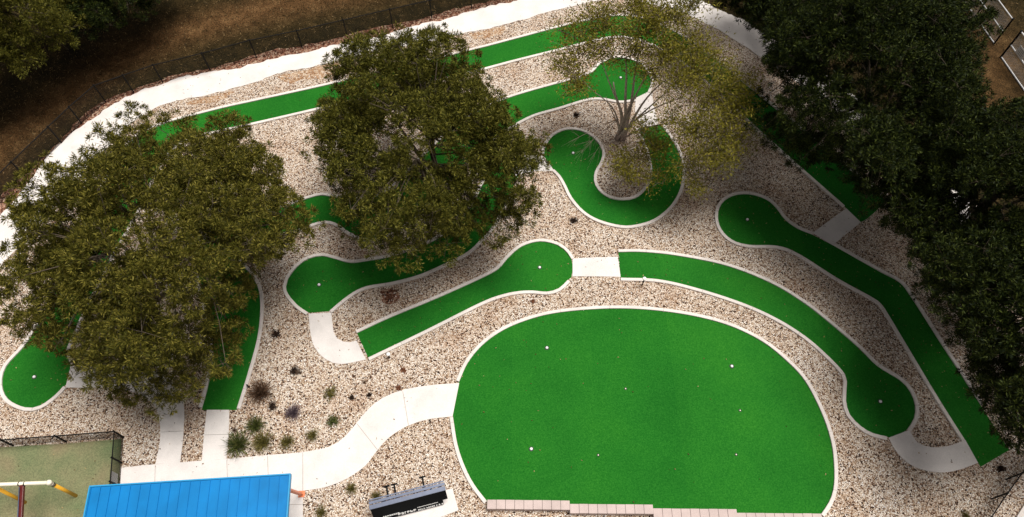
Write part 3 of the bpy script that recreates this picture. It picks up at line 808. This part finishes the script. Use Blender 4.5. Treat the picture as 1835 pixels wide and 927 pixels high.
def tree(name, label, cpx, zc, rad, leafmat, seed, clumps=70, dens=23, crad=1.15, llen=.15, base=None, group='broad crowned trees', leaflets=75, extra=(), outline=None):
    """cpx: survey point of the crown centre at height zc; rad: (rx, ry, rz)"""
    rng = np.random.default_rng(seed); rr = random.Random(seed)
    C = at(cpx[0], cpx[1], zc)
    bx, by = (C.x, C.y) if base is None else (at(*base).x, at(*base).y)
    root = empty(name, (bx, by, 0)); tag(root, label, 'tree', group)
    # clump centres fill the crown, most of them near its outside
    cs = []; tries = 0
    while len(cs) < clumps and tries < 20000:
        tries += 1
        v = rng.normal(size=3); v /= np.linalg.norm(v); r = rng.uniform(.3, 1.12) ** .6
        if v[2] < -.55: continue
        lump = 1 + .13 * math.sin(3 * math.atan2(v[1], v[0]) + seed) + .09 * math.sin(5 * math.atan2(v[1], v[0]) + 2 * seed)
        p = np.array([C.x + v[0] * r * rad[0] * lump * .86, C.y + v[1] * r * rad[1] * lump * .86, max(1.5, C.z + v[2] * r * rad[2] * .86)])
        if any(np.linalg.norm(p - q) < crad * .62 for q, _ in cs) and tries < 12000: continue
        cr = crad * rng.uniform(.55, 1.35)
        if outline is not None:
            u, v_, dz = survey(p); ins = False; dmin = 1e9; m_ = len(outline)
            for i in range(m_):
                (x1, y1), (x2, y2) = outline[i], outline[(i + 1) % m_]
                if (y1 > v_) != (y2 > v_) and u < (x2 - x1) * (v_ - y1) / (y2 - y1) + x1: ins = not ins
                t = max(0, min(1, ((u - x1) * (x2 - x1) + (v_ - y1) * (y2 - y1)) / ((x2 - x1) ** 2 + (y2 - y1) ** 2)))
                dmin = min(dmin, math.hypot(u - x1 - t * (x2 - x1), v_ - y1 - t * (y2 - y1)))
            if not ins: continue
            lim = dmin * dz / F / .72
            if lim < .30: continue
            cr = min(cr, lim + .16)
        cs.append((p, cr))
    for (ex_, ey_, ez_, er_) in extra:
        q = at(ex_, ey_, ez_); cs.append((np.array(q), er_))
    # trunk and limbs
    mb = MB(); fork = Vector((bx, by, max(1.4, C.z - rad[2] * .55)))
    lean = Vector((C.x - bx, C.y - by, 0))
    mb.tube([(bx, by, -.05), (bx, by, .15), (bx + lean.x * .1, by + lean.y * .1, fork.z * .5), (fork.x + lean.x * .25, fork.y + lean.y * .25, fork.z)], [.36, .27, .22, .19], 10)
    mb.build('trunk', M['bark'], root, smooth=True)
    fork = fork + lean * .25
    mb = MB(); nl = 8; limbs = []
    for k in range(nl):
        an = 2 * math.pi * k / nl + rr.uniform(-.3, .3); el = rr.uniform(.25, .9)
        e = Vector((C.x + math.cos(an) * rad[0] * .55 * (1.1 - el), C.y + math.sin(an) * rad[1] * .55 * (1.1 - el), C.z + rad[2] * (el - .35) * .7))
        pts = curve_pts(fork, e, 5, .12, rr); mb.tube(pts, [.14, .11, .09, .07, .055, .04], 7); limbs += pts[1:]
    for p, r in cs:
        pv = Vector(p); best = min(limbs, key=lambda q: (q - pv).length)
        pts = curve_pts(best, pv, 3, .1, rr); mb.tube(pts, [.045, .03, .02, .012], 5, cap=False)
        for _ in range(5):
            q = pv + Vector(rng.normal(size=3)).normalized() * r * .8
            mb.tube([pv, (pv + q) / 2 + Vector((0, 0, .05)), q], [.012, .008, .004], 3, cap=False)
    mb.build('branches', M['bark'], root, smooth=True)
    # shoots: every clump carries tight knots of leaves, each knot a burst of leaflets
    Ps, Ds = [], []
    for p, r in cs:
        n = max(6, int(dens * (r / .8) ** 2))
        v = unit(rng.normal(size=(n, 3))); v[:, 2] = np.where(v[:, 2] < -.25, -v[:, 2] * .6, v[:, 2]); v = unit(v)
        kp = p + v * (r * rng.uniform(.5, 1.12, size=(n, 1))) * np.array([1, 1, .85])
        kr = rng.uniform(.10, .24, size=(n, 1)); outw = unit(v + np.array([0, 0, .35]))
        m = leaflets
        c = np.repeat(kp, m, 0); o3 = np.repeat(outw, m, 0); k3 = np.repeat(kr, m, 0)
        d = unit(rng.normal(size=(n * m, 3)) + o3 * 1.0)
        Ps.append(c + d * k3 * rng.uniform(.0, 1.0, size=(n * m, 1)) ** .7); Ds.append(unit(d + rng.normal(size=(n * m, 3)) * .35))
    P = np.concatenate(Ps); D = np.concatenate(Ds)
    L = llen * rng.uniform(.6, 1.25, size=len(P))
    leaf_mesh('crown', P, D, L, L * rng.uniform(.085, .13, size=len(P)), leafmat, root)
    return root

T1 = [(150, 225), (200, 196), (260, 205), (330, 215), (400, 205), (450, 235), (482, 290), (500, 335), (545, 370), (565, 410), (540, 445), (470, 470), (446, 500), (442, 560), (432, 625), (400, 685), (350, 705), (320, 740), (270, 740), (225, 715), (185, 680), (130, 650), (85, 605), (35, 600), (8, 550), (5, 480), (28, 420), (35, 340), (60, 305), (100, 290), (125, 265)]
T2 = [(598, 110), (640, 65), (690, 45), (720, 60), (750, 45), (800, 65), (850, 95), (860, 150), (898, 180), (940, 230), (978, 260), (965, 330), (958, 390), (905, 445), (830, 455), (740, 485), (675, 460), (615, 415), (560, 325), (550, 240), (585, 190), (602, 145)]
T4 = [(1370, -80), (1372, 60), (1385, 110), (1350, 160), (1335, 215), (1360, 270), (1410, 290), (1480, 330), (1560, 375), (1640, 410), (1720, 380), (1745, 250), (1745, 120), (1765, 60), (1765, -80)]
T5 = [(1640, 250), (1700, 210), (1750, 215), (1840, 180), (1960, 250), (1960, 520), (1700, 530), (1635, 470), (1590, 400), (1600, 320)]
T6 = [(1630, 470), (1720, 420), (2040, 400), (2040, 850), (1850, 815), (1795, 790), (1752, 700), (1715, 620), (1660, 545)]
T7 = [(1255, -90), (1262, -10), (1290, 12), (1330, 30), (1372, 62), (1410, 90), (1500, 20), (1500, -90)]
tree('broad_tree', 'broad olive green tree over the left end of the outer lanes', (285, 466), 4.9, (7.4, 7.2, 4.8), M['leaf_olive2'], 3, clumps=215, crad=.86, outline=T1, base=(290, 590), extra=[(405, 570, 3.2, .8), (392, 620, 3.0, .75), (415, 520, 3.6, .8), (400, 655, 2.8, .5), (425, 600, 3.0, .5), (120, 590, 3.2, .7), (85, 560, 3.4, .6), (245, 690, 3.0, .9), (285, 710, 2.8, .75), (205, 680, 3.0, .8), (160, 650, 3.0, .7), (320, 690, 3.0, .7), (355, 665, 3.2, .7), (270, 640, 3.6, .9)])
tree('broad_tree', 'dense olive tree in the middle between the outer lanes and the straight lane', (757, 266), 5.0, (6.4, 6.6, 5.2), M['leaf_olive'], 8, clumps=215, crad=.80, outline=T2, base=(803, 373), extra=[(720, 300, 4.6, .9), (800, 330, 4.4, .9), (860, 300, 4.4, .8), (760, 400, 3.4, .8), (860, 370, 3.6, .8)])
tree('dark_tree', 'large dark green tree filling the upper right, behind the gravel', (1555, 160), 6.0, (6.8, 7.2, 5.4), M['leaf_dark'], 12, clumps=230, dens=26, crad=.95, outline=T4, base=(1545, 292), group='dark green trees on the right')
tree('dark_tree', 'dark green tree at the right edge, above the bend of the long outer lane', (1790, 350), 5.6, (5.4, 5.6, 5.0), M['leaf_dark'], 15, clumps=150, dens=26, crad=.95, outline=T5, base=(1692, 445), group='dark green trees on the right')
tree('dark_tree', 'darkest tree at the right edge, overhanging the lower end of the long outer lane', (1870, 600), 5.2, (5.8, 6.4, 4.8), M['leaf_dark'], 19, clumps=150, dens=26, crad=.95, outline=T6, base=(1805, 690), group='dark green trees on the right')
tree('dark_tree', 'dark tree cut by the top edge beside the far bend of the perimeter path', (1385, -30), 5.0, (5.0, 4.4, 4.0), M['leaf_dark'], 23, clumps=90, dens=26, crad=.95, outline=T7, base=(1440, -30), group='dark green trees on the right')
tree('dark_tree', 'leafy tree in the top left corner with sunlit outer leaves', (-8, 22), 5.0, (3.9, 4.0, 3.6), M['leaf_olive'], 27, clumps=90, dens=26, crad=.9, base=(-20, 50), group='dark green trees beyond the fence')
tree('dark_tree', 'very dark low tree at the top edge right of the top left corner', (175, -25), 3.6, (4.6, 3.6, 2.8), M['leaf_dark'], 31, clumps=80, dens=26, crad=.9, base=(165, 0), group='dark green trees beyond the fence')

# sparse multi-stemmed tree beside the hooked lane
def sparse_tree():
    rng = np.random.default_rng(5); rr = random.Random(5)
    b_ = at(1111, 247)
    root = empty('sparse_tree', b_); tag(root, 'sparse yellow green tree with many thin pale stems inside the hooked lane', 'tree')
    # tips: survey point and height of the clumps of foliage
    tips = []
    def add(px, py, z, r): tips.append((at(px, py, z), r))
    for (px, py, z, r) in [
        (1020, 90, 5.5, .7), (1050, 55, 6.0, .7), (1010, 150, 4.8, .6), (1040, 165, 4.2, .5), (1075, 20, 6.6, .7), (1120, 60, 7, .6), (1100, 110, 5.5, .4),
        (1180, 20, 7.5, .9), (1190, 60, 7.2, .9), (1220, 40, 7, 1.0), (1250, 80, 6.6, 1.0), (1210, 100, 6.6, 1.0), (1170, 100, 6.6, .7), (1270, 130, 6, 1.0),
        (1230, 150, 6, 1.1), (1190, 160, 5.6, .8), (1290, 180, 5.6, 1.0), (1250, 200, 5.2, 1.1), (1310, 220, 5.2, .9), (1290, 250, 4.8, 1.0), (1240, 250, 4.6, .9),
        (1325, 180, 5.4, .7), (1200, 215, 4.6, .7), (1270, 290, 4.0, .8), (1220, 300, 3.4, .6), (1310, 290, 4.2, .6), (1330, 255, 4.6, .6),
        (1160, 290, 2.4, .6), (1120, 290, 2.0, .6), (1100, 310, 1.7, .5), (1140, 320, 1.8, .5), (1180, 270, 3.0, .6), (1190, 330, 2.2, .45),
        (1000, 55, 5.6, .6), (1030, 120, 5.2, .6), (1062, 98, 5.6, .6), (1092, 45, 6.4, .7), (1132, 15, 7, .7), (1152, 62, 6.8, .7), (1140, 100, 6, .6), (995, 115, 4.8, .5), (1075, 60, 6.2, .6), (1160, -5, 7.2, .7), (1240, 10, 7.4, .9), (1080, 80, 6.2, .5), (1150, 140, 5.5, .6), (1260, 340, 2.8, .45), (1320, 140, 6.0, .6), (1150, 235, 3.6, .5)]:
        add(px, py, z, r)
    mb = MB(); stems = []
    targets = [(1098, 150, 4.6, .12), (1075, 105, 5.4, .07), (1118, 105, 5.6, .11), (1160, 120, 5.2, .08), (1195, 140, 4.8, .09), (1225, 175, 4.2, .07), (1150, 70, 6.2, .10), (1055, 150, 4.2, .06),
               (1230, 220, 3.6, .06), (1140, 175, 4.0, .06), (1180, 100, 6.0, .06), (1085, 175, 3.6, .05), (1240, 130, 5.2, .06)]
    for k, t in enumerate(targets):
        e = at(*t[:3]); a0 = b_ + Vector((rr.uniform(-.28, .28), rr.uniform(-.18, .18), 0))
        n = 9; pts = []
        mid = a0 + Vector(((e.x - a0.x) * .22, (e.y - a0.y) * .22, e.z * rr.uniform(.4, .6)))
        ph = rr.uniform(0, 6.28); am = rr.uniform(.05, .13)
        for i in range(n + 1):
            u_ = i / n; q = a0 * (1 - u_) ** 2 + mid * 2 * u_ * (1 - u_) + e * u_ * u_
            q = q + Vector((math.sin(u_ * 7 + ph), math.cos(u_ * 6 + ph), 0)) * am * u_
            pts.append(q)
        mb.tube(pts, [t[3] * (1 - .72 * i / n) for i in range(n + 1)], 8); stems.append((pts, t[3]))
    mb.build('stems', M['palebark'], root, smooth=True)
    mb = MB(); nodes = [p for pts, _ in stems for p in pts[3:]]
    twig_ends = []
    for (p, r) in tips:
        q = min(nodes, key=lambda s: (s - p).length + max(0, s.z - p.z) * .3)
        pts = curve_pts(q, p, 5, .14, rr); mb.tube(pts, [.032, .026, .02, .015, .011, .007], 5, cap=False)
        nodes.append(pts[2]); nodes.append(pts[4])
        for _ in range(int(26 * r)):
            d = Vector(rng.normal(size=3)); d.z = abs(d.z) * .8; d.normalize()
            s0 = pts[2].lerp(pts[5], rr.random() ** .8); e = s0 + d * (r * rr.uniform(.6, 1.5) + .25)
            mb.tube([s0, (s0 + e) / 2 + Vector((0, 0, .06)), e], [.011, .008, .004], 4, cap=False); twig_ends.append((s0, e, r if p.x > b_.x - .3 else -r))
    # leafless side twigs hanging over the round end of the hooked lane
    for (px, py, z) in [(1045, 262, 1.9), (1030, 285, 1.6), (1020, 255, 2.3), (1055, 290, 1.4), (1060, 240, 2.4)]:
        e = at(px, py, z); q = stems[7][0][3]
        pts = curve_pts(q, e, 5, .05, rr); mb.tube(pts, [.014, .012, .009, .007, .005, .003], 4, cap=False)
        for _ in range(16):
            s0 = pts[rr.choice([2, 3, 4])]; d = (e - q).normalized() * .5 + Vector(rng.normal(size=3)) * .35
            mb.tube([s0, s0 + d * .5 + Vector((0, 0, .04)), s0 + d * 1.1], [.005, .004, .002], 3, cap=False)
    mb.build('branches', M['twig'], root, smooth=True)
    P, D = [], []
    for (s0, e, r) in twig_ends:
        n = 58 if r > 0 else 44
        t = rng.uniform(.15, 1.1, size=(n, 1)); a = np.array(s0); c = np.array(e)
        pos = a + (c - a) * t + rng.normal(size=(n, 3)) * .20
        P.append(pos); D.append(unit((c - a) / (np.linalg.norm(c - a) + 1e-9) * .5 + rng.normal(size=(n, 3)) * .6))
    P = np.concatenate(P); D = np.concatenate(D); L = .15 * rng.uniform(.6, 1.3, size=len(P))
    leaf_mesh('crown', P, D, L, L * .16, M['leaf_yellow'], root)
sparse_tree()

# tufts, dwarf shrubs and dried plants on the gravel
TM = {
 'olive': leaf_mat('tuft_olive', (.05, .05, .01), (.14, .12, .03), (.30, .25, .08), .2),
 'green': leaf_mat('tuft_green', (.03, .045, .01), (.08, .10, .025), (.2, .2, .06), .2),
 'brown': leaf_mat('tuft_brown', (.05, .025, .012), (.11, .06, .035), (.22, .14, .09), .2),
 'purple': leaf_mat('tuft_purple', (.06, .045, .05), (.14, .10, .12), (.26, .2, .22), .2),
 'dark': leaf_mat('tuft_dark', (.012, .008, .006), (.03, .018, .012), (.07, .035, .025), .1),
 'rust': leaf_mat('tuft_rust', (.12, .04, .02), (.25, .10, .05), (.40, .2, .12), .2)}
def tuft(kind, px, py, R_px, label, name, n=260, spiky=True, seed=0, group=None, h=None):
    rng = np.random.default_rng(seed + 100); g = at(px, py); r = R_px / 38.0
    root = empty(name, g); tag(root, label, 'plant', group)
    h = h or r * .9
    an = rng.uniform(0, 2 * math.pi, n); tilt = rng.uniform(.05, 1.35, n) ** .8
    D = np.stack([np.cos(an) * np.sin(tilt), np.sin(an) * np.sin(tilt), np.cos(tilt) + .12], 1); D = unit(D)
    P0 = np.array([g.x, g.y, .0]) + rng.normal(size=(n, 3)) * np.array([r * .14, r * .14, 0.0]) + np.array([0, 0, .01])
    if spiky:
        # each blade in two pieces, the outer drooping
        L = r * rng.uniform(.5, .75, n)
        leaf_mesh('blades', np.concatenate([P0, P0 + D * (L * .8)[:, None]]), np.concatenate([D, unit(D + np.array([0, 0, -.35]))]),
                  np.concatenate([L, L * .85]), np.full(2 * n, max(.007, r * .022)), TM[kind], root)
    else:
        k = 5; P = np.concatenate([P0 + D * (r * rng.uniform(.25, 1.0, (n, 1))) * np.array([1, 1, .6]) for _ in range(k)])
        leaf_mesh('foliage', P, unit(rng.normal(size=(len(P), 3)) + np.array([0, 0, .5])), np.full(len(P), .06) * rng.uniform(.6, 1.3, len(P)), np.full(len(P), .016), TM[kind], root)
        mb = MB()
        for i in range(8): mb.tube([(g.x, g.y, 0), tuple(np.array(g) + D[i] * r * .8)], [.008, .003], 4, cap=False)
        mb.build('stem', M['bark'], root)
PL = 'ornamental plants on the gravel'
tuft('green', 429, 799, 23, 'largest spiky tuft at the corner where the entry walk meets the main walk', 'grass_tuft', 330, seed=1, group=PL)
tuft('olive', 473, 794, 20, 'second spiky tuft right of the largest one beside the main walk', 'grass_tuft', 300, seed=2, group=PL)
tuft('olive', 516, 794, 15, 'third and smaller spiky tuft along the main walk', 'grass_tuft', 240, seed=3, group=PL)
tuft('olive', 561, 782, 13, 'yellowish small tuft nearest the bend of the main walk', 'grass_tuft', 220, seed=4, group=PL)
tuft('green', 460, 764, 19, 'dark green tuft above the row of tufts by the main walk', 'grass_tuft', 300, seed=5, group=PL)
tuft('brown', 470, 706, 24, 'wide dried brown tuft right of the lane by the entry walk', 'dried_tuft', 330, seed=6, group=PL)
tuft('purple', 527, 741, 16, 'greyish purple tuft in the middle of the planted gravel', 'grass_tuft', 280, seed=7, group=PL)
tuft('green', 598, 756, 13, 'small green shrub above the bend of the main walk', 'low_shrub', 130, False, 8, PL)
tuft('olive', 593, 706, 15, 'rounded olive shrub alone on the gravel left of the walk to the big green', 'low_shrub', 150, False, 9, PL)
tuft('dark', 489, 729, 10, 'small dark plant just below the wide dried brown tuft', 'dark_plant', 90, False, 10, PL)
tuft('dark', 528, 665, 10, 'small dark plant below the slab between two lanes', 'dark_plant', 90, False, 11, PL)
tuft('dark', 496, 600, 10, 'small black looking plant on the gravel between the left lane and the round end', 'dark_plant', 90, False, 12, PL)
tuft('dark', 1033, 208, 9, 'small black looking plant above the round end of the hooked lane', 'dark_plant', 90, False, 13, PL)
tuft('dark', 1028, 397, 10, 'small black looking plant below the hooked lane', 'dark_plant', 90, False, 14, PL)
tuft('dark', 11, 576, 9, 'small dark plant on the gravel at the left edge', 'dark_plant', 90, False, 15, PL)
tuft('dark', 1793, 841, 7, 'small dark plant on the gravel below the end of the long outer lane', 'dark_plant', 70, False, 16, PL)
tuft('brown', 421, 772, 7, 'tiny brown plant at the right edge of the entry walk', 'dried_tuft', 90, seed=17, group=PL)
tuft('dark', 631, 713, 5, 'tiny dark sprig right of the rounded olive shrub', 'sprig', 50, False, 18, PL)
tuft('dark', 662, 708, 5, 'tiny dark sprig just above the bend of the walk to the big green', 'sprig', 50, False, 19, PL)
tuft('brown', 653, 686, 5, 'tiny brown sprig on the gravel below the straight lane', 'sprig', 50, seed=20, group=PL)
tuft('rust', 715, 696, 6, 'rust coloured sprig at the upper edge of the walk to the big green', 'sprig', 60, False, 21, PL)
tuft('rust', 723, 664, 6, 'rust coloured sprig on the gravel between the straight lane and the walk', 'sprig', 60, False, 22, PL)
tuft('olive', 630, 877, 12, 'olive tuft between the shelter and the black sign', 'grass_tuft', 200, seed=23, group=PL)
tuft('olive', 577, 920, 13, 'olive tuft at the bottom edge beside the shelter slab', 'grass_tuft', 200, seed=24, group=PL)
tuft('olive', 675, 890, 11, 'olive tuft close behind the left end of the black sign', 'grass_tuft', 180, seed=25, group=PL)
tuft('rust', 955, 541, 5, 'rust coloured sprig on the gravel above the big green', 'sprig', 50, False, 26, PL)
tuft('rust', 700, 534, 11, 'flat rust coloured dried plant between the two middle lanes', 'dried_tuft', 70, seed=27, group=PL)
tuft('brown', 537, 668, 9, 'thin brown tuft touching the small dark plant below the slab', 'dried_tuft', 60, seed=28, group=PL)
tuft('olive', 1728, 924, 9, 'olive tuft at the bottom edge near the corner fence', 'grass_tuft', 120, seed=29, group=PL)

# dry grass over the ground outside the fence
def grass():
    rng = np.random.default_rng(77); n = 90000
    x = rng.uniform(-42, 0, n); y = rng.uniform(16, 52, n)
    fbp = [(p.x, p.y) for p in G(fence_base)]
    fx = np.array([p[0] for p in fbp]); fy = np.array([p[1] for p in fbp]); o_ = np.argsort(fx)
    lim = np.interp(x, fx[o_], fy[o_]); keep = y > lim + .25
    x2 = rng.uniform(21, 42, 30000); y2 = rng.uniform(24, 48, 30000); 
    keep2 = (x2 - 21) * 1.0 + (y2 - 24) > 15.5
    X = np.concatenate([x[keep], x2[keep2]]); Y = np.concatenate([y[keep], y2[keep2]]); n = len(X)
    P = np.stack([X, Y, np.zeros(n)], 1)
    D = unit(rng.normal(size=(n, 3)) * np.array([1, 1, .3]) + np.array([0, 0, .55]))
    L = rng.uniform(.08, .26, n)
    m = leaf_mat('dry_grass_blades', (.018, .013, .004), (.06, .040, .013), (.30, .20, .09), .2)
    o = leaf_mesh('dry_grass', P, D, L, rng.uniform(.008, .02, n), m, None)
    tag(o, 'short dry brown grass outside the fences', 'grass', kind='stuff')
grass()

def inside(X, Y, poly):
    px = np.array([p.x for p in poly]); py = np.array([p.y for p in poly]); n = len(px)
    res = np.zeros(len(X), bool); j = n - 1
    for i in range(n):
        c = ((py[i] > Y) != (py[j] > Y)) & (X < (px[j] - px[i]) * (Y - py[i]) / (py[j] - py[i] + 1e-12) + px[i])
        res ^= c; j = i
    return res
def stone_colours():
    m, nt, b = newmat('river_stone')
    g = nt.nodes.new('ShaderNodeNewGeometry')
    rp_ = ramp(nt, [(0.0, (.05, .03, .025)), (0.10, (.24, .15, .11)), (0.25, (.52, .40, .31)), (0.45, (.76, .65, .54)), (0.7, (.86, .79, .70)), (0.9, (.93, .90, .87))], 'CONSTANT')
    nt.links.new(g.outputs['Random Per Island'], rp_.inputs['Fac']); nt.links.new(rp_.outputs['Color'], b.inputs['Base Color'])
    b.inputs['Roughness'].default_value = .8; b.inputs['Specular IOR Level'].default_value = .2
    return m
def stones():
    rng = np.random.default_rng(91); n = 120000
    ok = [Vector((p.x, p.y)) for p in gpoly]
    X = rng.uniform(-30, 33, n); Y = rng.uniform(4, 40, n)
    keep = inside(X, Y, ok) & ~inside(X, Y, [Vector((p.x, p.y)) for p in pl] + [Vector((p.x, p.y)) for p in pu][::-1])
    X, Y = X[keep], Y[keep]
    JX = X + rng.normal(size=len(X)) * .035; JY = Y + rng.normal(size=len(X)) * .035     # a few spill over the edges
    k2 = np.ones(len(X), bool)
    for poly in SOLID: k2 &= ~inside(JX, JY, poly)
    for poly in (COURT, PAD): k2 &= ~inside(X, Y, poly)
    X, Y = X[k2], Y[k2]; n = len(X)
    base = np.array([[1, 0, 0], [0, 1, 0], [-1, 0, 0], [0, -1, 0], [0, 0, 1], [0, 0, -1]], float)
    fc = np.array([[0, 1, 4], [1, 2, 4], [2, 3, 4], [3, 0, 4], [1, 0, 5], [2, 1, 5], [3, 2, 5], [0, 3, 5]])
    a = rng.uniform(0, 6.28, n); sx = rng.uniform(.02, .048, n); sy = sx * rng.uniform(.55, .9, n); sz = sx * rng.uniform(.4, .7, n)
    B = base[None] * np.stack([sx, sy, sz], 1)[:, None, :]; B = B * (1 + rng.uniform(-.2, .2, B.shape))
    V = np.empty_like(B); ca, sa = np.cos(a)[:, None], np.sin(a)[:, None]
    V[..., 0] = B[..., 0] * ca - B[..., 1] * sa + X[:, None]; V[..., 1] = B[..., 0] * sa + B[..., 1] * ca + Y[:, None]; V[..., 2] = B[..., 2] + (sz * .6 + .006)[:, None]
    Fa = (fc[None] + (np.arange(n) * 6)[:, None, None]).reshape(-1)
    me = bpy.data.meshes.new('loose_stones')
    me.vertices.add(n * 6); me.vertices.foreach_set('co', V.ravel())
    me.loops.add(n * 24); me.loops.foreach_set('vertex_index', Fa.astype(np.int32))
    me.polygons.add(n * 8); me.polygons.foreach_set('loop_start', np.arange(0, n * 24, 3, dtype=np.int32))
    try: me.polygons.foreach_set('loop_total', np.full(n * 8, 3, dtype=np.int32))
    except Exception: pass
    me.materials.append(stone_colours()); me.update(); me.validate()
    tag(link(bpy.data.objects.new('loose_stones', me)), 'loose river stones lying over the gravel', 'stones', kind='stuff')
COURT = [Vector((p.x, p.y)) for p in G([(-300, 827), (0, 800), (120, 793), (225, 784), (217, 930), (200, 1060), (-300, 1060)])]
PAD = [Vector((p.x, p.y)) for p in G([(690, 940), (700, 905), (811, 876), (822, 915), (770, 935), (765, 1010), (690, 1010)])]
stones()
def fallen():
    rng = np.random.default_rng(92); P = []
    for (cx, cy, sd, n) in [(300, 560, 4.5, 900), (770, 400, 4.2, 700), (1150, 260, 4.2, 700), (1480, 330, 4.5, 700), (1700, 640, 3.5, 500), (240, 180, 3.5, 300), (1330, 130, 3.5, 300), (1300, 600, 8, 120), (700, 650, 6, 150)]:
        g = at(cx, cy); q = np.stack([g.x + rng.normal(size=n) * sd, g.y + rng.normal(size=n) * sd, np.full(n, .042)], 1); P.append(q)
    P = np.concatenate(P); n = len(P)
    D = unit(rng.normal(size=(n, 3)) * np.array([1, 1, .25]) + np.array([0, 0, .1]))
    m = leaf_mat('fallen_leaf', (.05, .022, .010), (.18, .10, .04), (.45, .33, .16), .1)
    tag(leaf_mesh('fallen_leaves', P, D, rng.uniform(.05, .11, n), rng.uniform(.014, .026, n), m, None), 'small fallen leaves scattered under the trees', 'leaves', kind='stuff')
fallen()
# ------------------------------------------------------------------ light, sky, camera
SUN_EL, SUN_AZ = math.radians(74), math.radians(72)      # azimuth measured from +Y towards +X
w = bpy.data.worlds.new('World'); sc.world = w; w.use_nodes = True
nt = w.node_tree; bg = nt.nodes['Background']
sky = nt.nodes.new('ShaderNodeTexSky'); sky.sky_type = 'NISHITA'; sky.sun_disc = False
sky.sun_elevation = SUN_EL; sky.sun_rotation = SUN_AZ; sky.dust_density = 3.0
hs = nt.nodes.new('ShaderNodeHueSaturation'); hs.inputs['Saturation'].default_value = .22      # thin bright overcast
nt.links.new(sky.outputs[0], hs.inputs['Color'])
wm = nt.nodes.new('ShaderNodeMix'); wm.data_type = 'RGBA'; wm.blend_type = 'MULTIPLY'; wm.inputs[0].default_value = 1; wm.inputs[7].default_value = (1.0, .93, .87, 1)
nt.links.new(hs.outputs[0], wm.inputs[6])
nt.links.new(wm.outputs[2], bg.inputs['Color']); bg.inputs['Strength'].default_value = .05
sl_ = bpy.data.lights.new('sun', 'SUN'); sl_.energy = 2.95; sl_.angle = math.radians(30); sl_.color = (1, .965, .92)
so_ = bpy.data.objects.new('sun', sl_); COL.objects.link(so_)
dirv = Vector((math.sin(SUN_AZ) * math.cos(SUN_EL), math.cos(SUN_AZ) * math.cos(SUN_EL), math.sin(SUN_EL)))
so_.rotation_euler = dirv.to_track_quat('Z', 'Y').to_euler(); so_.location = (10, 10, 40)

cam = bpy.data.cameras.new('camera'); cam.sensor_width = 36; cam.lens = 36 * F / SW; cam.clip_end = 500; cam.clip_start = .1
co_ = bpy.data.objects.new('camera', cam); co_.location = (0, 0, CAMH); co_.rotation_euler = (TILT, 0, 0)
COL.objects.link(co_); sc.camera = co_
vs_ = sc.view_settings; vs_.view_transform = 'Standard'; vs_.look = 'None'; vs_.gamma = 1.0; vs_.exposure = 0.66
sc.view_settings.use_curve_mapping = False
sc.cycles.max_bounces = 6; sc.cycles.diffuse_bounces = 2; sc.cycles.transparent_max_bounces = 4
